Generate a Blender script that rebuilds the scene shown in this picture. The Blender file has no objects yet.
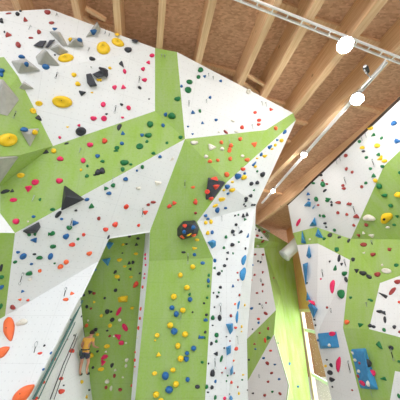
import bpy, bmesh, math, random
from mathutils import Vector, Matrix
from mathutils.bvhtree import BVHTree
random.seed(7)
scene = bpy.context.scene
col = scene.collection
F = 245.0; PITCH = math.radians(24.2); CP, SP = math.cos(PITCH), math.sin(PITCH)
CAM = Vector((0, 0, 7.0))

def ray(px, py):
    up = 200.0 - py
    return Vector((px - 200.0, F * CP - up * SP, F * SP + up * CP))
def P(px, py, Y):
    d = ray(px, py); return CAM + d * (Y / d.y)
# roof: beams run along BU, the roof falls gently along BP
BA = math.radians(12.6)
BU = Vector((-math.sin(BA), math.cos(BA), 0)); BP = Vector((math.cos(BA), math.sin(BA), 0))
SLOPE = 0.10; H_BEAM = 8.6; H_DECK = 9.55
def on_roof(px, py, H=H_BEAM):
    d = ray(px, py); k = d.z + SLOPE * d.dot(BP)
    return CAM + d * (H / k)
def roof_pt(s, r, H):
    return CAM + BP * s + BU * r + Vector((0, 0, H - SLOPE * s))

# ------------------------------------------------------------ materials
def nodes_mat(name):
    m = bpy.data.materials.new(name); m.use_nodes = True
    nt = m.node_tree; b = nt.nodes['Principled BSDF']
    return m, nt, b
def lin(c):
    return tuple(((v / 255) / 12.92 if v / 255 <= 0.04045 else (((v / 255) + 0.055) / 1.055) ** 2.4) for v in c) + (1,)
def plain(name, rgb, rough=0.6, metal=0.0, noise=0.0, nscale=8.0, bump=0.0):
    m, nt, b = nodes_mat(name)
    b.inputs['Roughness'].default_value = rough; b.inputs['Metallic'].default_value = metal
    c = lin(rgb)
    tc = nt.nodes.new('ShaderNodeTexCoord'); n = nt.nodes.new('ShaderNodeTexNoise')
    n.inputs['Scale'].default_value = nscale; n.inputs['Detail'].default_value = 4
    nt.links.new(tc.outputs['Object'], n.inputs['Vector'])
    r = nt.nodes.new('ShaderNodeValToRGB')
    r.color_ramp.elements[0].position = 0.3; r.color_ramp.elements[1].position = 0.7
    r.color_ramp.elements[0].color = tuple(v * (1 - noise) for v in c[:3]) + (1,)
    r.color_ramp.elements[1].color = tuple(min(1, v * (1 + noise * .5)) for v in c[:3]) + (1,)
    nt.links.new(n.outputs['Fac'], r.inputs['Fac']); nt.links.new(r.outputs['Color'], b.inputs['Base Color'])
    if bump:
        bp = nt.nodes.new('ShaderNodeBump'); bp.inputs['Strength'].default_value = bump; bp.inputs['Distance'].default_value = 0.01
        nt.links.new(n.outputs['Fac'], bp.inputs['Height']); nt.links.new(bp.outputs['Normal'], b.inputs['Normal'])
    return m
def panel_mat(name, rgb, dot=0.2, wear=0.10, grain=False):
    """painted plywood: grid of bolt holes, chalk and boot wear"""
    m, nt, b = nodes_mat(name); L = nt.links.new; N = nt.nodes.new
    b.inputs['Roughness'].default_value = 0.75
    uv = N('ShaderNodeUVMap'); uv.uv_map = 'panel'
    sc = N('ShaderNodeVectorMath'); sc.operation = 'SCALE'; sc.inputs['Scale'].default_value = 5.0
    L(uv.outputs['UV'], sc.inputs[0])
    fr = N('ShaderNodeVectorMath'); fr.operation = 'FRACTION'; L(sc.outputs[0], fr.inputs[0])
    dist = N('ShaderNodeVectorMath'); dist.operation = 'DISTANCE'; dist.inputs[1].default_value = (.5, .5, 0)
    L(fr.outputs[0], dist.inputs[0])
    lt = N('ShaderNodeMath'); lt.operation = 'LESS_THAN'; lt.inputs[1].default_value = 0.09
    L(dist.outputs['Value'], lt.inputs[0])
    # wear
    n1 = N('ShaderNodeTexNoise'); n1.inputs['Scale'].default_value = 0.9; n1.inputs['Detail'].default_value = 6
    mp = N('ShaderNodeMapping'); mp.inputs['Scale'].default_value = (3.0, 0.8, 1) if grain else (1.4, 1, 1)
    L(uv.outputs['UV'], mp.inputs['Vector']); L(mp.outputs[0], n1.inputs['Vector'])
    n2 = N('ShaderNodeTexNoise'); n2.inputs['Scale'].default_value = 14; n2.inputs['Detail'].default_value = 5
    L(uv.outputs['UV'], n2.inputs['Vector'])
    ad = N('ShaderNodeMath'); ad.operation = 'MULTIPLY_ADD'; ad.inputs[1].default_value = 0.5
    L(n2.outputs['Fac'], ad.inputs[0]); L(n1.outputs['Fac'], ad.inputs[2])
    mr = N('ShaderNodeMapRange'); mr.inputs[1].default_value = 0.55; mr.inputs[2].default_value = 0.95
    L(ad.outputs[0], mr.inputs[0])
    c = lin(rgb)
    mx = N('ShaderNodeMix'); mx.data_type = 'RGBA'
    mx.inputs[6].default_value = c
    mx.inputs[7].default_value = tuple(v * (1 - wear) + 0.62 * wear * .8 for v in c[:3]) + (1,)
    L(mr.outputs[0], mx.inputs[0])
    # board joints every 1.25 x 2.5 m
    br = N('ShaderNodeTexBrick'); br.inputs['Scale'].default_value = 1.0; br.inputs['Mortar Size'].default_value = 0.008
    br.inputs['Brick Width'].default_value = 2.5; br.inputs['Row Height'].default_value = 1.25; br.offset = 0.0
    br.inputs['Color1'].default_value = (0, 0, 0, 1); br.inputs['Color2'].default_value = (0, 0, 0, 1); br.inputs['Mortar'].default_value = (1, 1, 1, 1)
    L(uv.outputs['UV'], br.inputs['Vector'])
    sm = N('ShaderNodeMath'); sm.operation = 'MAXIMUM'
    k1 = N('ShaderNodeMath'); k1.operation = 'MULTIPLY'; k1.inputs[1].default_value = dot; L(lt.outputs[0], k1.inputs[0])
    k2 = N('ShaderNodeMath'); k2.operation = 'MULTIPLY'; k2.inputs[1].default_value = 0.14; L(br.outputs['Fac'], k2.inputs[0])
    L(k1.outputs[0], sm.inputs[0]); L(k2.outputs[0], sm.inputs[1])
    m2 = N('ShaderNodeMix'); m2.data_type = 'RGBA'; L(sm.outputs[0], m2.inputs[0]); L(mx.outputs[2], m2.inputs[6])
    m2.inputs[7].default_value = tuple(v * 0.35 for v in c[:3]) + (1,)
    L(m2.outputs[2], b.inputs['Base Color'])
    return m
def osb_mat():
    m, nt, b = nodes_mat('strand board'); L = nt.links.new; N = nt.nodes.new
    tc = N('ShaderNodeTexCoord'); v = N('ShaderNodeTexVoronoi'); v.inputs['Scale'].default_value = 9
    mp = N('ShaderNodeMapping'); mp.inputs['Scale'].default_value = (1, 2.2, 1); mp.inputs['Rotation'].default_value = (0, 0, .5)
    n = N('ShaderNodeTexNoise'); n.inputs['Scale'].default_value = 2.0; n.inputs['Detail'].default_value = 8
    L(tc.outputs['Object'], mp.inputs['Vector']); L(mp.outputs[0], v.inputs['Vector']); L(tc.outputs['Object'], n.inputs['Vector'])
    r = N('ShaderNodeValToRGB'); r.color_ramp.elements[0].color = lin((178, 132, 104)); r.color_ramp.elements[1].color = lin((232, 190, 156))
    sep = N('ShaderNodeSeparateColor'); L(v.outputs['Color'], sep.inputs[0])
    ad = N('ShaderNodeMath'); ad.operation = 'MULTIPLY_ADD'; ad.inputs[1].default_value = .6; L(sep.outputs[0], ad.inputs[0])
    h = N('ShaderNodeMath'); h.operation = 'MULTIPLY'; h.inputs[1].default_value = .45; L(n.outputs['Fac'], h.inputs[0]); L(h.outputs[0], ad.inputs[2])
    L(ad.outputs[0], r.inputs['Fac']); L(r.outputs['Color'], b.inputs['Base Color']); b.inputs['Roughness'].default_value = .8
    return m
def wood_mat(name, a, c, sc=(1, 1, 1)):
    m, nt, b = nodes_mat(name); L = nt.links.new; N = nt.nodes.new
    uv = N('ShaderNodeUVMap'); uv.uv_map = 'panel'
    mp = N('ShaderNodeMapping'); mp.inputs['Scale'].default_value = (0.35, 9, 1)
    n = N('ShaderNodeTexNoise'); n.inputs['Scale'].default_value = 2.5; n.inputs['Detail'].default_value = 6
    L(uv.outputs[0], mp.inputs['Vector']); L(mp.outputs[0], n.inputs['Vector'])
    r = N('ShaderNodeValToRGB'); r.color_ramp.elements[0].position = .3; r.color_ramp.elements[1].position = .7
    r.color_ramp.elements[0].color = lin(a); r.color_ramp.elements[1].color = lin(c)
    # knots
    v = N('ShaderNodeTexVoronoi'); v.inputs['Scale'].default_value = 1.3; L(uv.outputs[0], v.inputs['Vector'])
    k = N('ShaderNodeMapRange'); k.inputs[1].default_value = 0.05; k.inputs[2].default_value = 0.10; k.inputs[3].default_value = 0.5; k.inputs[4].default_value = 0
    L(v.outputs['Distance'], k.inputs[0])
    mx = N('ShaderNodeMix'); mx.data_type = 'RGBA'; L(k.outputs[0], mx.inputs[0]); L(n.outputs['Fac'], r.inputs['Fac']); L(r.outputs['Color'], mx.inputs[6])
    mx.inputs[7].default_value = lin((110, 66, 38)); L(mx.outputs[2], b.inputs['Base Color']); b.inputs['Roughness'].default_value = .7
    return m
def emit_mat(name, strength, rgb=(1, .97, .95)):
    m, nt, b = nodes_mat(name)
    b.inputs['Base Color'].default_value = (*rgb, 1); b.inputs['Emission Color'].default_value = (*rgb, 1); b.inputs['Emission Strength'].default_value = strength
    return m
def glass_mat():
    m = bpy.data.materials.new('window glass'); m.use_nodes = True; nt = m.node_tree
    for n in list(nt.nodes): nt.nodes.remove(n)
    o = nt.nodes.new('ShaderNodeOutputMaterial'); t = nt.nodes.new('ShaderNodeBsdfTransparent'); g = nt.nodes.new('ShaderNodeBsdfGlossy')
    g.inputs['Roughness'].default_value = .03; mx = nt.nodes.new('ShaderNodeMixShader'); mx.inputs[0].default_value = .06
    nt.links.new(t.outputs[0], mx.inputs[1]); nt.links.new(g.outputs[0], mx.inputs[2]); nt.links.new(mx.outputs[0], o.inputs[0])
    return m
M = {
 'white': panel_mat('white painted plywood', (227, 228, 228)),
 'green': panel_mat('green painted plywood', (143, 176, 72), dot=.15, wear=.22, grain=True),
 'osb': osb_mat(),
 'beam': wood_mat('laminated spruce', (214, 168, 126), (240, 206, 166)),
 'cladding': wood_mat('orange timber', (212, 152, 96), (236, 184, 126)),
 'whitemetal': plain('white powder coat', (240, 240, 242), .5, 0),
 'steel': plain('galvanised steel', (150, 155, 158), .35, .9, .1),
 'darksteel': plain('dark bolt steel', (60, 60, 64), .4, .8),
 'duct': plain('pale duct metal', (200, 208, 202), .45, .3, .08, 3),
 'black': plain('black plastic', (28, 28, 30), .5),
 'far': plain('brown timber board', (150, 104, 72), .9, 0, .1, 1),
 'board': plain('brown board', (124, 118, 104), .9, 0, .1, 1),
 'plaster': plain('pale plaster', (214, 212, 208), .9, 0, .05, 1),
 'lens': emit_mat('lamp lens', 60),
 'floor': plain('grey mat floor', (196, 198, 184), .85, 0, .08, 2),
 'frame': plain('pale window timber', (232, 212, 186), .6, 0, .08, 5),
 'bar': plain('grey window bar', (214, 222, 226), .6, 0),
 'glass': glass_mat(),
 'rope': plain('teal rope', (84, 122, 118), .9, 0, .3, 40),
 'ropegrey': plain('grey rope', (92, 92, 96), .9, 0, .3, 40),
 'shadowdark': plain('painted shadow strip', (64, 50, 42), .8),
}

# ------------------------------------------------------------ object helpers
def link(o, parent=None):
    col.objects.link(o)
    if parent is not None: o.parent = parent
    return o
def mesh_obj(name, verts, faces, mat, parent=None, smooth=False):
    me = bpy.data.meshes.new(name); me.from_pydata([tuple(v) for v in verts], [], faces); me.update()
    if mat: me.materials.append(mat)
    if smooth:
        for p in me.polygons: p.use_smooth = True
    return link(bpy.data.objects.new(name, me), parent)
def bm_obj(name, bm, mat, parent=None, smooth=False):
    me = bpy.data.meshes.new(name); bm.normal_update(); bm.to_mesh(me); bm.free()
    if mat: me.materials.append(mat)
    if smooth:
        for p in me.polygons: p.use_smooth = True
    return link(bpy.data.objects.new(name, me), parent)
def empty(name, loc=(0, 0, 0)):
    o = bpy.data.objects.new(name, None); o.location = loc; o.empty_display_size = .2
    return link(o)
def tag(o, label=None, cat=None, group=None, kind=None):
    if label: o['label'] = label
    if cat: o['category'] = cat
    if group: o['group'] = group
    if kind: o['kind'] = kind
    return o
def frame_of(d, hint=Vector((0, 0, 1))):
    d = d.normalized()
    if abs(d.dot(hint)) > .98: hint = Vector((1, 0, 0))
    x = d.cross(hint).normalized(); y = x.cross(d).normalized()
    return x, y, d
def add_tube(bm, pts, r, n=8, caps=True):
    rings = []
    for i, p in enumerate(pts):
        a = pts[max(i - 1, 0)]; b = pts[min(i + 1, len(pts) - 1)]
        x, y, _ = frame_of(Vector(b) - Vector(a))
        rr = r[i] if isinstance(r, (list, tuple)) else r
        rings.append([bm.verts.new(Vector(p) + (x * math.cos(t) + y * math.sin(t)) * rr) for t in [2 * math.pi * k / n for k in range(n)]])
    for A, B in zip(rings, rings[1:]):
        for k in range(n): bm.faces.new((A[k], A[(k + 1) % n], B[(k + 1) % n], B[k]))
    if caps:
        bm.faces.new(rings[0][::-1]); bm.faces.new(rings[-1])
def add_box(bm, c, ax, ay, az):
    """c centre; ax, ay, az half-extent vectors"""
    c = Vector(c); v = [bm.verts.new(c + ax * i + ay * j + az * k) for i in (-1, 1) for j in (-1, 1) for k in (-1, 1)]
    fs = [bm.faces.new([v[i] for i in f]) for f in ((0, 1, 3, 2), (4, 6, 7, 5), (0, 4, 5, 1), (2, 3, 7, 6), (0, 2, 6, 4), (1, 5, 7, 3))]
    bmesh.ops.recalc_face_normals(bm, faces=fs)
    return fs
def uv_planar(me, ex, ey):
    uv = me.uv_layers.new(name='panel')
    for p in me.polygons:
        for li in p.loop_indices:
            co = me.vertices[me.loops[li].vertex_index].co
            uv.data[li].uv = (co.dot(ex), co.dot(ey))

# ------------------------------------------------------------ climbing wall facets
V = {}
def C_(n, px, py): V[n] = on_roof(px, py)
def D_(n, px, py, Y): V[n] = P(px, py, Y)
PX = {}
def later(**kw): PX.update(kw)
def plane_of(names):
    a, b, c = (V[n] for n in names[:3]); n = (b - a).cross(c - a).normalized(); return a, n
def derive(names, *targets):
    a, n = plane_of(names)
    for t in targets:
        px, py = PX[t]; d = ray(px, py); V[t] = CAM + d * ((a - CAM).dot(n) / d.dot(n))
# --- left
C_('a2', 50, 9); C_('a3', 155, 48); D_('a4', 18, 76, 5.35)
later(a1=(-45, 14), a5=(4, 57), a6=(-45, 62)); derive(('a2', 'a3', 'a4'), 'a1', 'a5', 'a6')
D_('b1', 155, 111, 6.95); later(b2=(53, 146)); derive(('a3', 'b1', 'a4'), 'b2')
D_('g2', -45, 160, 5.3); later(g1=(20, 155)); derive(('b2', 'a5', 'g2'), 'g1')
C_('s1', 177, 52); D_('c1', 185, 139, 7.4)
D_('w2', 15, 233, 7.0); later(g3=(0, 213), g4=(-45, 232), g0=(0, 186)); derive(('c1', 'b2', 'w2'), 'g3', 'g0'); derive(('b2', 'g1', 'g0'), 'g4')
D_('x4', 150, 231, 9.1); later(x2=(97, 262), x1=(5, 316), x3=(108, 237.5)); derive(('c1', 'w2', 'x4'), 'x2', 'x1', 'x3')
D_('z1', 28, 400, 7.9); later(x0=(-45, 345), z0=(-45, 402), x5=(80, 297)); derive(('x2', 'x1', 'z1'), 'x0', 'z0', 'x5')
later(g5=(-45, 232)); derive(('w2', 'x1', 'x0'), 'g5')
D_('j3', 107.2, 237, 9.6); D_('j4', 148, 231, 9.9); D_('j2', 96.6, 261, 10.2); D_('j5', 80.2, 295.5, 10.9)
D_('y1', 84, 333, 11.6); D_('y2', 142, 318, 11.6); D_('z2', 92.5, 400, 12.0); D_('z3', 131, 400, 12.0)
# --- centre
D_('p4', 149, 261, 9.6); D_('p3', 213, 258, 9.75); later(p1=(227, 182), p2=(197, 222)); derive(('c1', 'p4', 'p3'), 'p1', 'p2')
D_('r1', 205, 400, 10.5); later(q3=(135, 400)); derive(('p4', 'p3', 'r1'), 'q3')
D_('q1', 145.5, 232.6, 9.9); D_('q4', 131, 400, 10.9)
C_('v5', 293, 113); later(c2=(266, 130)); derive(('s1', 'v5', 'c1'), 'c2')
D_('v6', 296, 120, V['v5'].y + .15)
later(k1=(256, 206), k2=(241, 290), k3=(228, 400)); derive(('p1', 'v6', 'p3'), 'k1'); derive(('p3', 'k1', 'r1'), 'k2', 'k3')
D_('m1', 255, 235, V['k1'].y + 1.6); D_('m2', 247, 340, V['k2'].y + 1.2); D_('m3', 248, 400, V['k3'].y + 1.2)
# --- back
C_('n1', 252, 222); D_('n2', 291, 245, 25.2)
D_('n3', 311, 400, 25.2); D_('h1', 281, 292, 24.7); D_('h2', 294, 400, 24.3)
later(o1=(252, 237), o2=(269, 241), o3=(270, 231), o4=(264, 248), o5=(252, 248)); 
D_('n4', 246, 400, 21.4)
derive(('n1', 'n2', 'n4'), 'o1', 'o2', 'o3')
D_('t1', 276, 310, 21.6); derive(('t1', 'o2', 'n4'), 'o4', 'o5')
later(t2=(274, 334), t3=(289, 385), t4=(287, 400), t5=(244, 342), t6=(246, 384), t7=(246, 400))
derive(('t1', 'o4', 'o5'), 't5'); D_('t2', 274, 334, 21.4); derive(('t1', 't2', 't5'), 't6'); derive(('t2', 't6', 'n4'), 't3', 't4', 't7')
# --- right
C_('R0', 455, 48); C_('R1', 288, 205); D_('R4', 351, 239, 13.9)
later(R2=(293, 233), R3=(316, 227), R6=(455, 98), R5=(384, 166)); derive(('R0', 'R1', 'R4'), 'R2', 'R3', 'R5', 'R6')
D_('R7', 350, 260, 13.7); later(R8=(318, 243.5), R9=(297, 245)); derive(('R3', 'R4', 'R7'), 'R8'); derive(('R2', 'R3', 'R8'), 'R9')
D_('R10', 343, 328, 13.6); later(R11=(316, 337)); derive(('R9', 'R8', 'R10'), 'R11')
D_('S1', 361, 400, 13.3); later(S0=(332, 400)); derive(('R10', 'S1', 'R11'), 'S0')
later(u1=(455, 240)); D_('u1', 455, 240, 9.6)
D_('u3', 380, 283, 12.2); later(u2=(455, 256)); derive(('R4', 'u1', 'u3'), 'u2')
D_('u4', 369, 329, 12.4); later(u5=(455, 352)); derive(('R7', 'u3', 'u4'), 'u5')
derive(('R7', 'u4', 'S1'), ); later(e1=(395, 371), e2=(455, 382), e3=(455, 402), e4=(390, 400)); derive(('u4', 'S1', 'u5'), 'e1', 'e2', 'e3', 'e4')

FAC = []  # (wall, colour, description, vertex names)
def fac(wall, colr, desc, *names): FAC.append((wall, colr, desc, names))
fac('wall_left', 'white', 'white top left panel', 'a1', 'a2', 'a3', 'a4', 'a5', 'a6')
fac('wall_left', 'white', 'white upper left panel', 'a3', 'b1', 'b2', 'a4')
fac('wall_left', 'green', 'green left edge panel', 'a5', 'a4', 'b2', 'g1', 'g2', 'a6')
fac('wall_left', 'green', 'green left edge panel', 'b2', 'g0', 'g4', 'g2', 'g1')
fac('wall_left', 'green', 'green upper strip', 'a3', 's1', 'c1', 'b1')
fac('wall_left', 'green', 'green diagonal band', 'b1', 'c1', 'w2', 'g3', 'g0', 'b2')
fac('wall_left', 'white', 'white left edge corner', 'g3', 'w2', 'g5', 'g4', 'g0')
fac('wall_left', 'white', 'white central overhang', 'c1', 'x4', 'x3', 'x2', 'x1', 'w2')
fac('wall_left', 'green', 'green lower left corner', 'w2', 'x1', 'x0', 'g5')
fac('wall_left', 'white', 'white lower left panel', 'x1', 'x2', 'x5', 'z1', 'z0', 'x0')
fac('wall_left', 'white', 'grey side wall', 'x5', 'j5', 'y1', 'z2', 'z1')
fac('wall_left', 'green', 'green recessed wall', 'j3', 'j4', 'q1', 'y2', 'y1', 'j5', 'j2')
fac('wall_left', 'white', 'white overhang underside', 'x2', 'x3', 'j3', 'j2')
fac('wall_left', 'white', 'white overhang underside', 'x3', 'x4', 'j4', 'j3')
fac('wall_left', 'white', 'white overhang underside', 'x5', 'x2', 'j2', 'j5')
fac('wall_left', 'green', 'green recessed wall', 'y1', 'y2', 'z3', 'z2')
fac('wall_centre', 'white', 'narrow white tower edge', 'q1', 'x4', 'p4', 'q3', 'q4')
fac('wall_centre', 'green', 'green central overhang', 'c1', 'p1', 'p2', 'p3', 'p4', 'x4')
fac('wall_centre', 'green', 'green tower front', 'p4', 'p3', 'r1', 'q3')
fac('wall_centre', 'white', 'white upper centre panel', 's1', 'v5', 'c2', 'c1')
fac('wall_centre', 'green', 'green upper wedge', 'c1', 'c2', 'p1')
fac('wall_centre', 'green', 'green upper wedge', 'c2', 'v5', 'v6', 'p1')
fac('wall_centre', 'white', 'white tower prow', 'p1', 'v6', 'k1', 'p3', 'p2')
fac('wall_centre', 'white', 'white tower prow', 'p3', 'k1', 'k2', 'k3', 'r1')
fac('wall_centre', 'white', 'white tower side', 'k1', 'm1', 'm2', 'm3', 'k3', 'k2')
fac('wall_back', 'white', 'white far wall', 'n1', 'o3', 'o2', 'o1')
fac('wall_back', 'green', 'green far wall', 'n1', 'n2', 'h1', 'h2', 't4', 't3', 't2', 't1', 'o4', 'o5', 'o1', 'o2', 'o3')
fac('wall_back', 'green', 'green far wall', 'n2', 'n3', 'h2', 'h1')
fac('wall_back', 'white', 'white far wall', 'o5', 'o4', 't1', 't5')
fac('wall_back', 'green', 'green far band', 't1', 't2', 't6', 't5')
fac('wall_back', 'white', 'white far lower wall', 't2', 't3', 't4', 't7', 't6')
fac('wall_right', 'white', 'white top right panel', 'R0', 'R1', 'R2', 'R3', 'R4', 'R5', 'R6')
fac('wall_right', 'green', 'green right kink', 'R2', 'R3', 'R8', 'R9')
fac('wall_right', 'green', 'green right kink', 'R3', 'R4', 'R7', 'R8')
fac('wall_right', 'green', 'green right panel', 'R4', 'R5', 'R6', 'u1')
fac('wall_right', 'green', 'green right middle panel', 'R4', 'u1', 'u2', 'u3', 'R7')
fac('wall_right', 'white', 'white right edge panel', 'u3', 'u2', 'u5', 'u4')
fac('wall_right', 'white', 'white right panel', 'R9', 'R8', 'R7', 'R10', 'R11')
fac('wall_right', 'white', 'white lower right panel', 'R11', 'R10', 'S1', 'S0')
fac('wall_right', 'green', 'green lower right panel', 'R7', 'u3', 'u4', 'S1', 'R10')
fac('wall_right', 'green', 'green lower right panel', 'u4', 'u5', 'e2', 'e1', 'e4', 'S1')
fac('wall_right', 'white', 'white bottom right corner', 'e1', 'e2', 'e3', 'e4')

def newell(pts):
    n = Vector((0, 0, 0))
    for a, b in zip(pts, pts[1:] + pts[:1]):
        n += Vector(((a.y - b.y) * (a.z + b.z), (a.z - b.z) * (a.x + b.x), (a.x - b.x) * (a.y + b.y)))
    return n.normalized()
WALLS = {w: empty(w) for w in ('wall_left', 'wall_centre', 'wall_back', 'wall_right')}
for w, o in WALLS.items(): tag(o, kind='structure')
SV, SF, SI = [], [], []   # surfaces for finding where a hold sits
FN = []
THICK = 0.05
for fi, (wall, colr, desc, names) in enumerate(FAC):
    pts = [V[n].copy() for n in names]
    n = newell(pts); c = sum(pts, Vector()) / len(pts)
    if n.dot(CAM - c) < 0: pts.reverse(); n = -n
    err = max(abs((p - c).dot(n)) for p in pts)
    bm = bmesh.new()
    fv = [bm.verts.new(p) for p in pts]; bv = [bm.verts.new(p - n * THICK) for p in pts]
    m_ = len(pts)
    face = bm.faces.new(fv); bf = bm.faces.new(bv[::-1])
    for i in range(m_): bm.faces.new((fv[i], bv[i], bv[(i + 1) % m_], fv[(i + 1) % m_]))
    bm.normal_update(); bmesh.ops.triangulate(bm, faces=[face, bf])
    o = bm_obj('panel', bm, M[colr], WALLS[wall])
    ex = Vector((0, 0, 1)).cross(n).normalized(); ey = n.cross(ex)
    uv_planar(o.data, ex, ey)
    tmp = [o.data.polygons[i] for i in range(len(o.data.polygons))]
    b0 = len(SV); SV += [v.co.copy() for v in o.data.vertices]
    for p in tmp:
        vs = list(p.vertices)
        if all(v < m_ for v in vs): SF.append([b0 + v for v in vs]); SI.append(fi)
    FN.append(n)
# skirts: the walls go on down to the hall floor below the frame
SK = [('wall_left', 'white', ('z0', 'z1')), ('wall_left', 'white', ('z1', 'z2')), ('wall_left', 'green', ('z2', 'z3')), ('wall_centre', 'white', ('q4', 'q3')),
      ('wall_centre', 'green', ('q3', 'r1')), ('wall_centre', 'white', ('r1', 'k3')), ('wall_centre', 'white', ('k3', 'm3')),
      ('wall_back', 'white', ('t7', 't4')), ('wall_back', 'green', ('t4', 'h2')), ('wall_back', 'green', ('h2', 'n3')), ('wall_right', 'white', ('S0', 'S1')), ('wall_right', 'green', ('S1', 'e4')), ('wall_right', 'white', ('e4', 'e3'))]
for wall, colr, (a, b) in SK:
    A, B = V[a], V[b]
    if max(A.z, B.z) < .1: continue
    A0, B0 = Vector((A.x, A.y, -.02)), Vector((B.x, B.y, -.02))
    n = (B - A).cross(Vector((0, 0, 1))).normalized()
    if n.dot(CAM - A) < 0: n = -n
    q = [A, B, B0, A0]
    o = mesh_obj('panel', q + [p - n * THICK for p in q], [(0, 1, 2, 3), (7, 6, 5, 4), (0, 4, 5, 1), (1, 5, 6, 2), (2, 6, 7, 3), (3, 7, 4, 0)], M[colr], WALLS[wall])
    uv_planar(o.data, Vector((0, 0, 1)).cross(n).normalized(), Vector((0, 0, 1)))
# ------------------------------------------------------------ ceiling, beams, floor, outer wall
def slab(name, s0, s1, r0, r1, H0, H1, mat, **kw):
    q = [roof_pt(s, r, H0) for s, r in ((s0, r0), (s1, r0), (s1, r1), (s0, r1))]
    t = [roof_pt(s, r, H1) for s, r in ((s0, r0), (s1, r0), (s1, r1), (s0, r1))]
    o = mesh_obj(name, q + t, [(3, 2, 1, 0), (4, 5, 6, 7), (0, 1, 5, 4), (1, 2, 6, 5), (2, 3, 7, 6), (3, 0, 4, 7)], mat, kw.get('parent'))
    uv_planar(o.data, BU, BP + Vector((0, 0, 1)))
    return o
CEIL_NEAR = -1.0  # ceiling stops short here, an unseen gap added to let sky light in
R_NEAR, R_FAR = -9, 34
tag(slab('ceiling', -14, 22, CEIL_NEAR, R_FAR, H_DECK, H_DECK + .1, M['osb']), kind='structure')
def s_of(px, py): return (on_roof(px, py) - CAM).dot(BP)
def r_of(px, py): return (on_roof(px, py) - CAM).dot(BU)
BEAMS = [  # pixel on the centre of the underside, label
 ((14, 0), 'timber roof beam at the far left above the grey volumes'),
 ((75, 5), 'timber roof beam second from the left, ending above the grey volumes'),
 ((116.5, 10), 'timber roof beam meeting the wall above the yellow block holds'),
 ((162, 10), 'timber roof beam meeting the wall at the top of the green strip'),
 ((208, 22), 'timber roof beam reaching the wall just right of the green strip'),
 ((243, 80), 'timber roof beam crossed by the left end of the white rail'),
 ((278.5, 72), 'wide timber roof beam ending above the white upper centre panel'),
 ((320.5, 80), 'wide timber roof beam passing behind the brightest spotlight'),
 ((326, 124), 'timber roof beam with three spotlights along its underside'),
 ((271, 214.5), 'timber roof beam along the top of the right climbing wall'),
]
SB = []
for (pix, lab) in BEAMS:
    s = s_of(*pix); SB.append(s)
    w = .11 if s < 4 else .13
    o = slab('roof_beam', s - w, s + w, R_NEAR, R_FAR - .5, H_BEAM, H_DECK + .02, M['beam'])
    tag(o, lab, 'beam', 'timber roof beams')
# cross battens between beams
NOG = [(6, (325, 24)), (7, (378, 44)), (6, (312, 112)), (7, (330, 130)), (5, (258, 150)), (4, (222, 70)), (6, (270, 105)), (1, (95, 24)), (1, (98, 30)), (5, (280, 5)), (8, (300, 90)), (8, (285, 195)), (7, (280, 140))]
for i, (b, pix) in enumerate(NOG):
    sa, sb = SB[b] + .13, SB[b + 1] - .13
    d = ray(*pix); k = d.z + SLOPE * d.dot(BP); r = (d * ((H_DECK - .1) / k)).dot(BU)
    o = slab('ceiling_batten', sa, sb, r - .09, r + .09, H_DECK - .16, H_DECK + .01, M['beam'])
    tag(o, 'short timber batten fixed across the ceiling between two beams', 'batten', 'ceiling battens')
fl = mesh_obj('floor', [(-16, -14, 0), (22, -14, 0), (22, 34, 0), (-16, 34, 0), (-16, -14, -.2), (22, -14, -.2), (22, 34, -.2), (-16, 34, -.2)],
              [(0, 1, 2, 3), (7, 6, 5, 4), (0, 4, 5, 1), (1, 5, 6, 2), (2, 6, 7, 3), (3, 7, 4, 0)], M['floor'])
tag(fl, kind='structure')
def block(name, lo, hi, mat, kind='structure'):
    lo, hi = Vector(lo), Vector(hi); h = (hi - lo) / 2
    bm = bmesh.new(); add_box(bm, (lo + hi) / 2, Vector((h.x, 0, 0)), Vector((0, h.y, 0)), Vector((0, 0, h.z)))
    return tag(bm_obj(name, bm, mat), kind=kind)
block('wall_rear', (-16, -10.2, 0), (22, -10, 12), M['board'])  # unseen wall, added to hold back low light from behind the camera
block('wall_side', (-16.2, -10, 0), (-16, 34, 14), M['plaster'])
block('wall_far', (-16, 34, 0), (22, 34.2, 18), M['far'])
block('wall_end', (22, -10, 0), (22.2, 18, 12), M['plaster'])
# outer wall behind the right climbing wall, timber clad, with a tall window below
XW = 9.5
def wbox(name, y0, y1, z0, z1, mat, parent=None, x0=XW, x1=XW + .25):
    bm = bmesh.new(); add_box(bm, ((x0 + x1) / 2, (y0 + y1) / 2, (z0 + z1) / 2), Vector(((x1 - x0) / 2, 0, 0)), Vector((0, (y1 - y0) / 2, 0)), Vector((0, 0, (z1 - z0) / 2)))
    o = bm_obj(name, bm, mat, parent); uv_planar(o.data, Vector((0, 0, 1)), Vector((0, 1, 0)))
    return o
ow = tag(empty('wall_outer'), kind='structure')
ow_top = CAM.z + 8.6
wbox('cladding', 19, 26.0, 7.1, ow_top - .6, M['cladding'], ow)
wn = tag(empty('window_1'), kind='structure')
WY0, WY1 = 20.0, 25.05
wbox('window_frame', WY1, WY1 + .45, .1, 7.1, M['frame'], wn, XW - .1, XW + .2)
wbox('window_frame', WY1 + .45, WY1 + .62, .1, 7.1, M['bar'], wn, XW, XW + .1)
wbox('window_frame', WY0 - .2, WY0, .1, 7.1, M['frame'], wn, XW - .1, XW + .2)
wbox('window_frame', WY0, WY1, 6.85, 7.1, M['frame'], wn, XW - .1, XW + .2)
for z in (5.35, 2.0): wbox('window_bar', WY0, WY1, z - .12, z + .12, M['bar'], wn, XW, XW + .12)
wbox('window_pane', WY0, WY1, .1, 6.85, M['glass'], wn, XW + .05, XW + .06)
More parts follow.
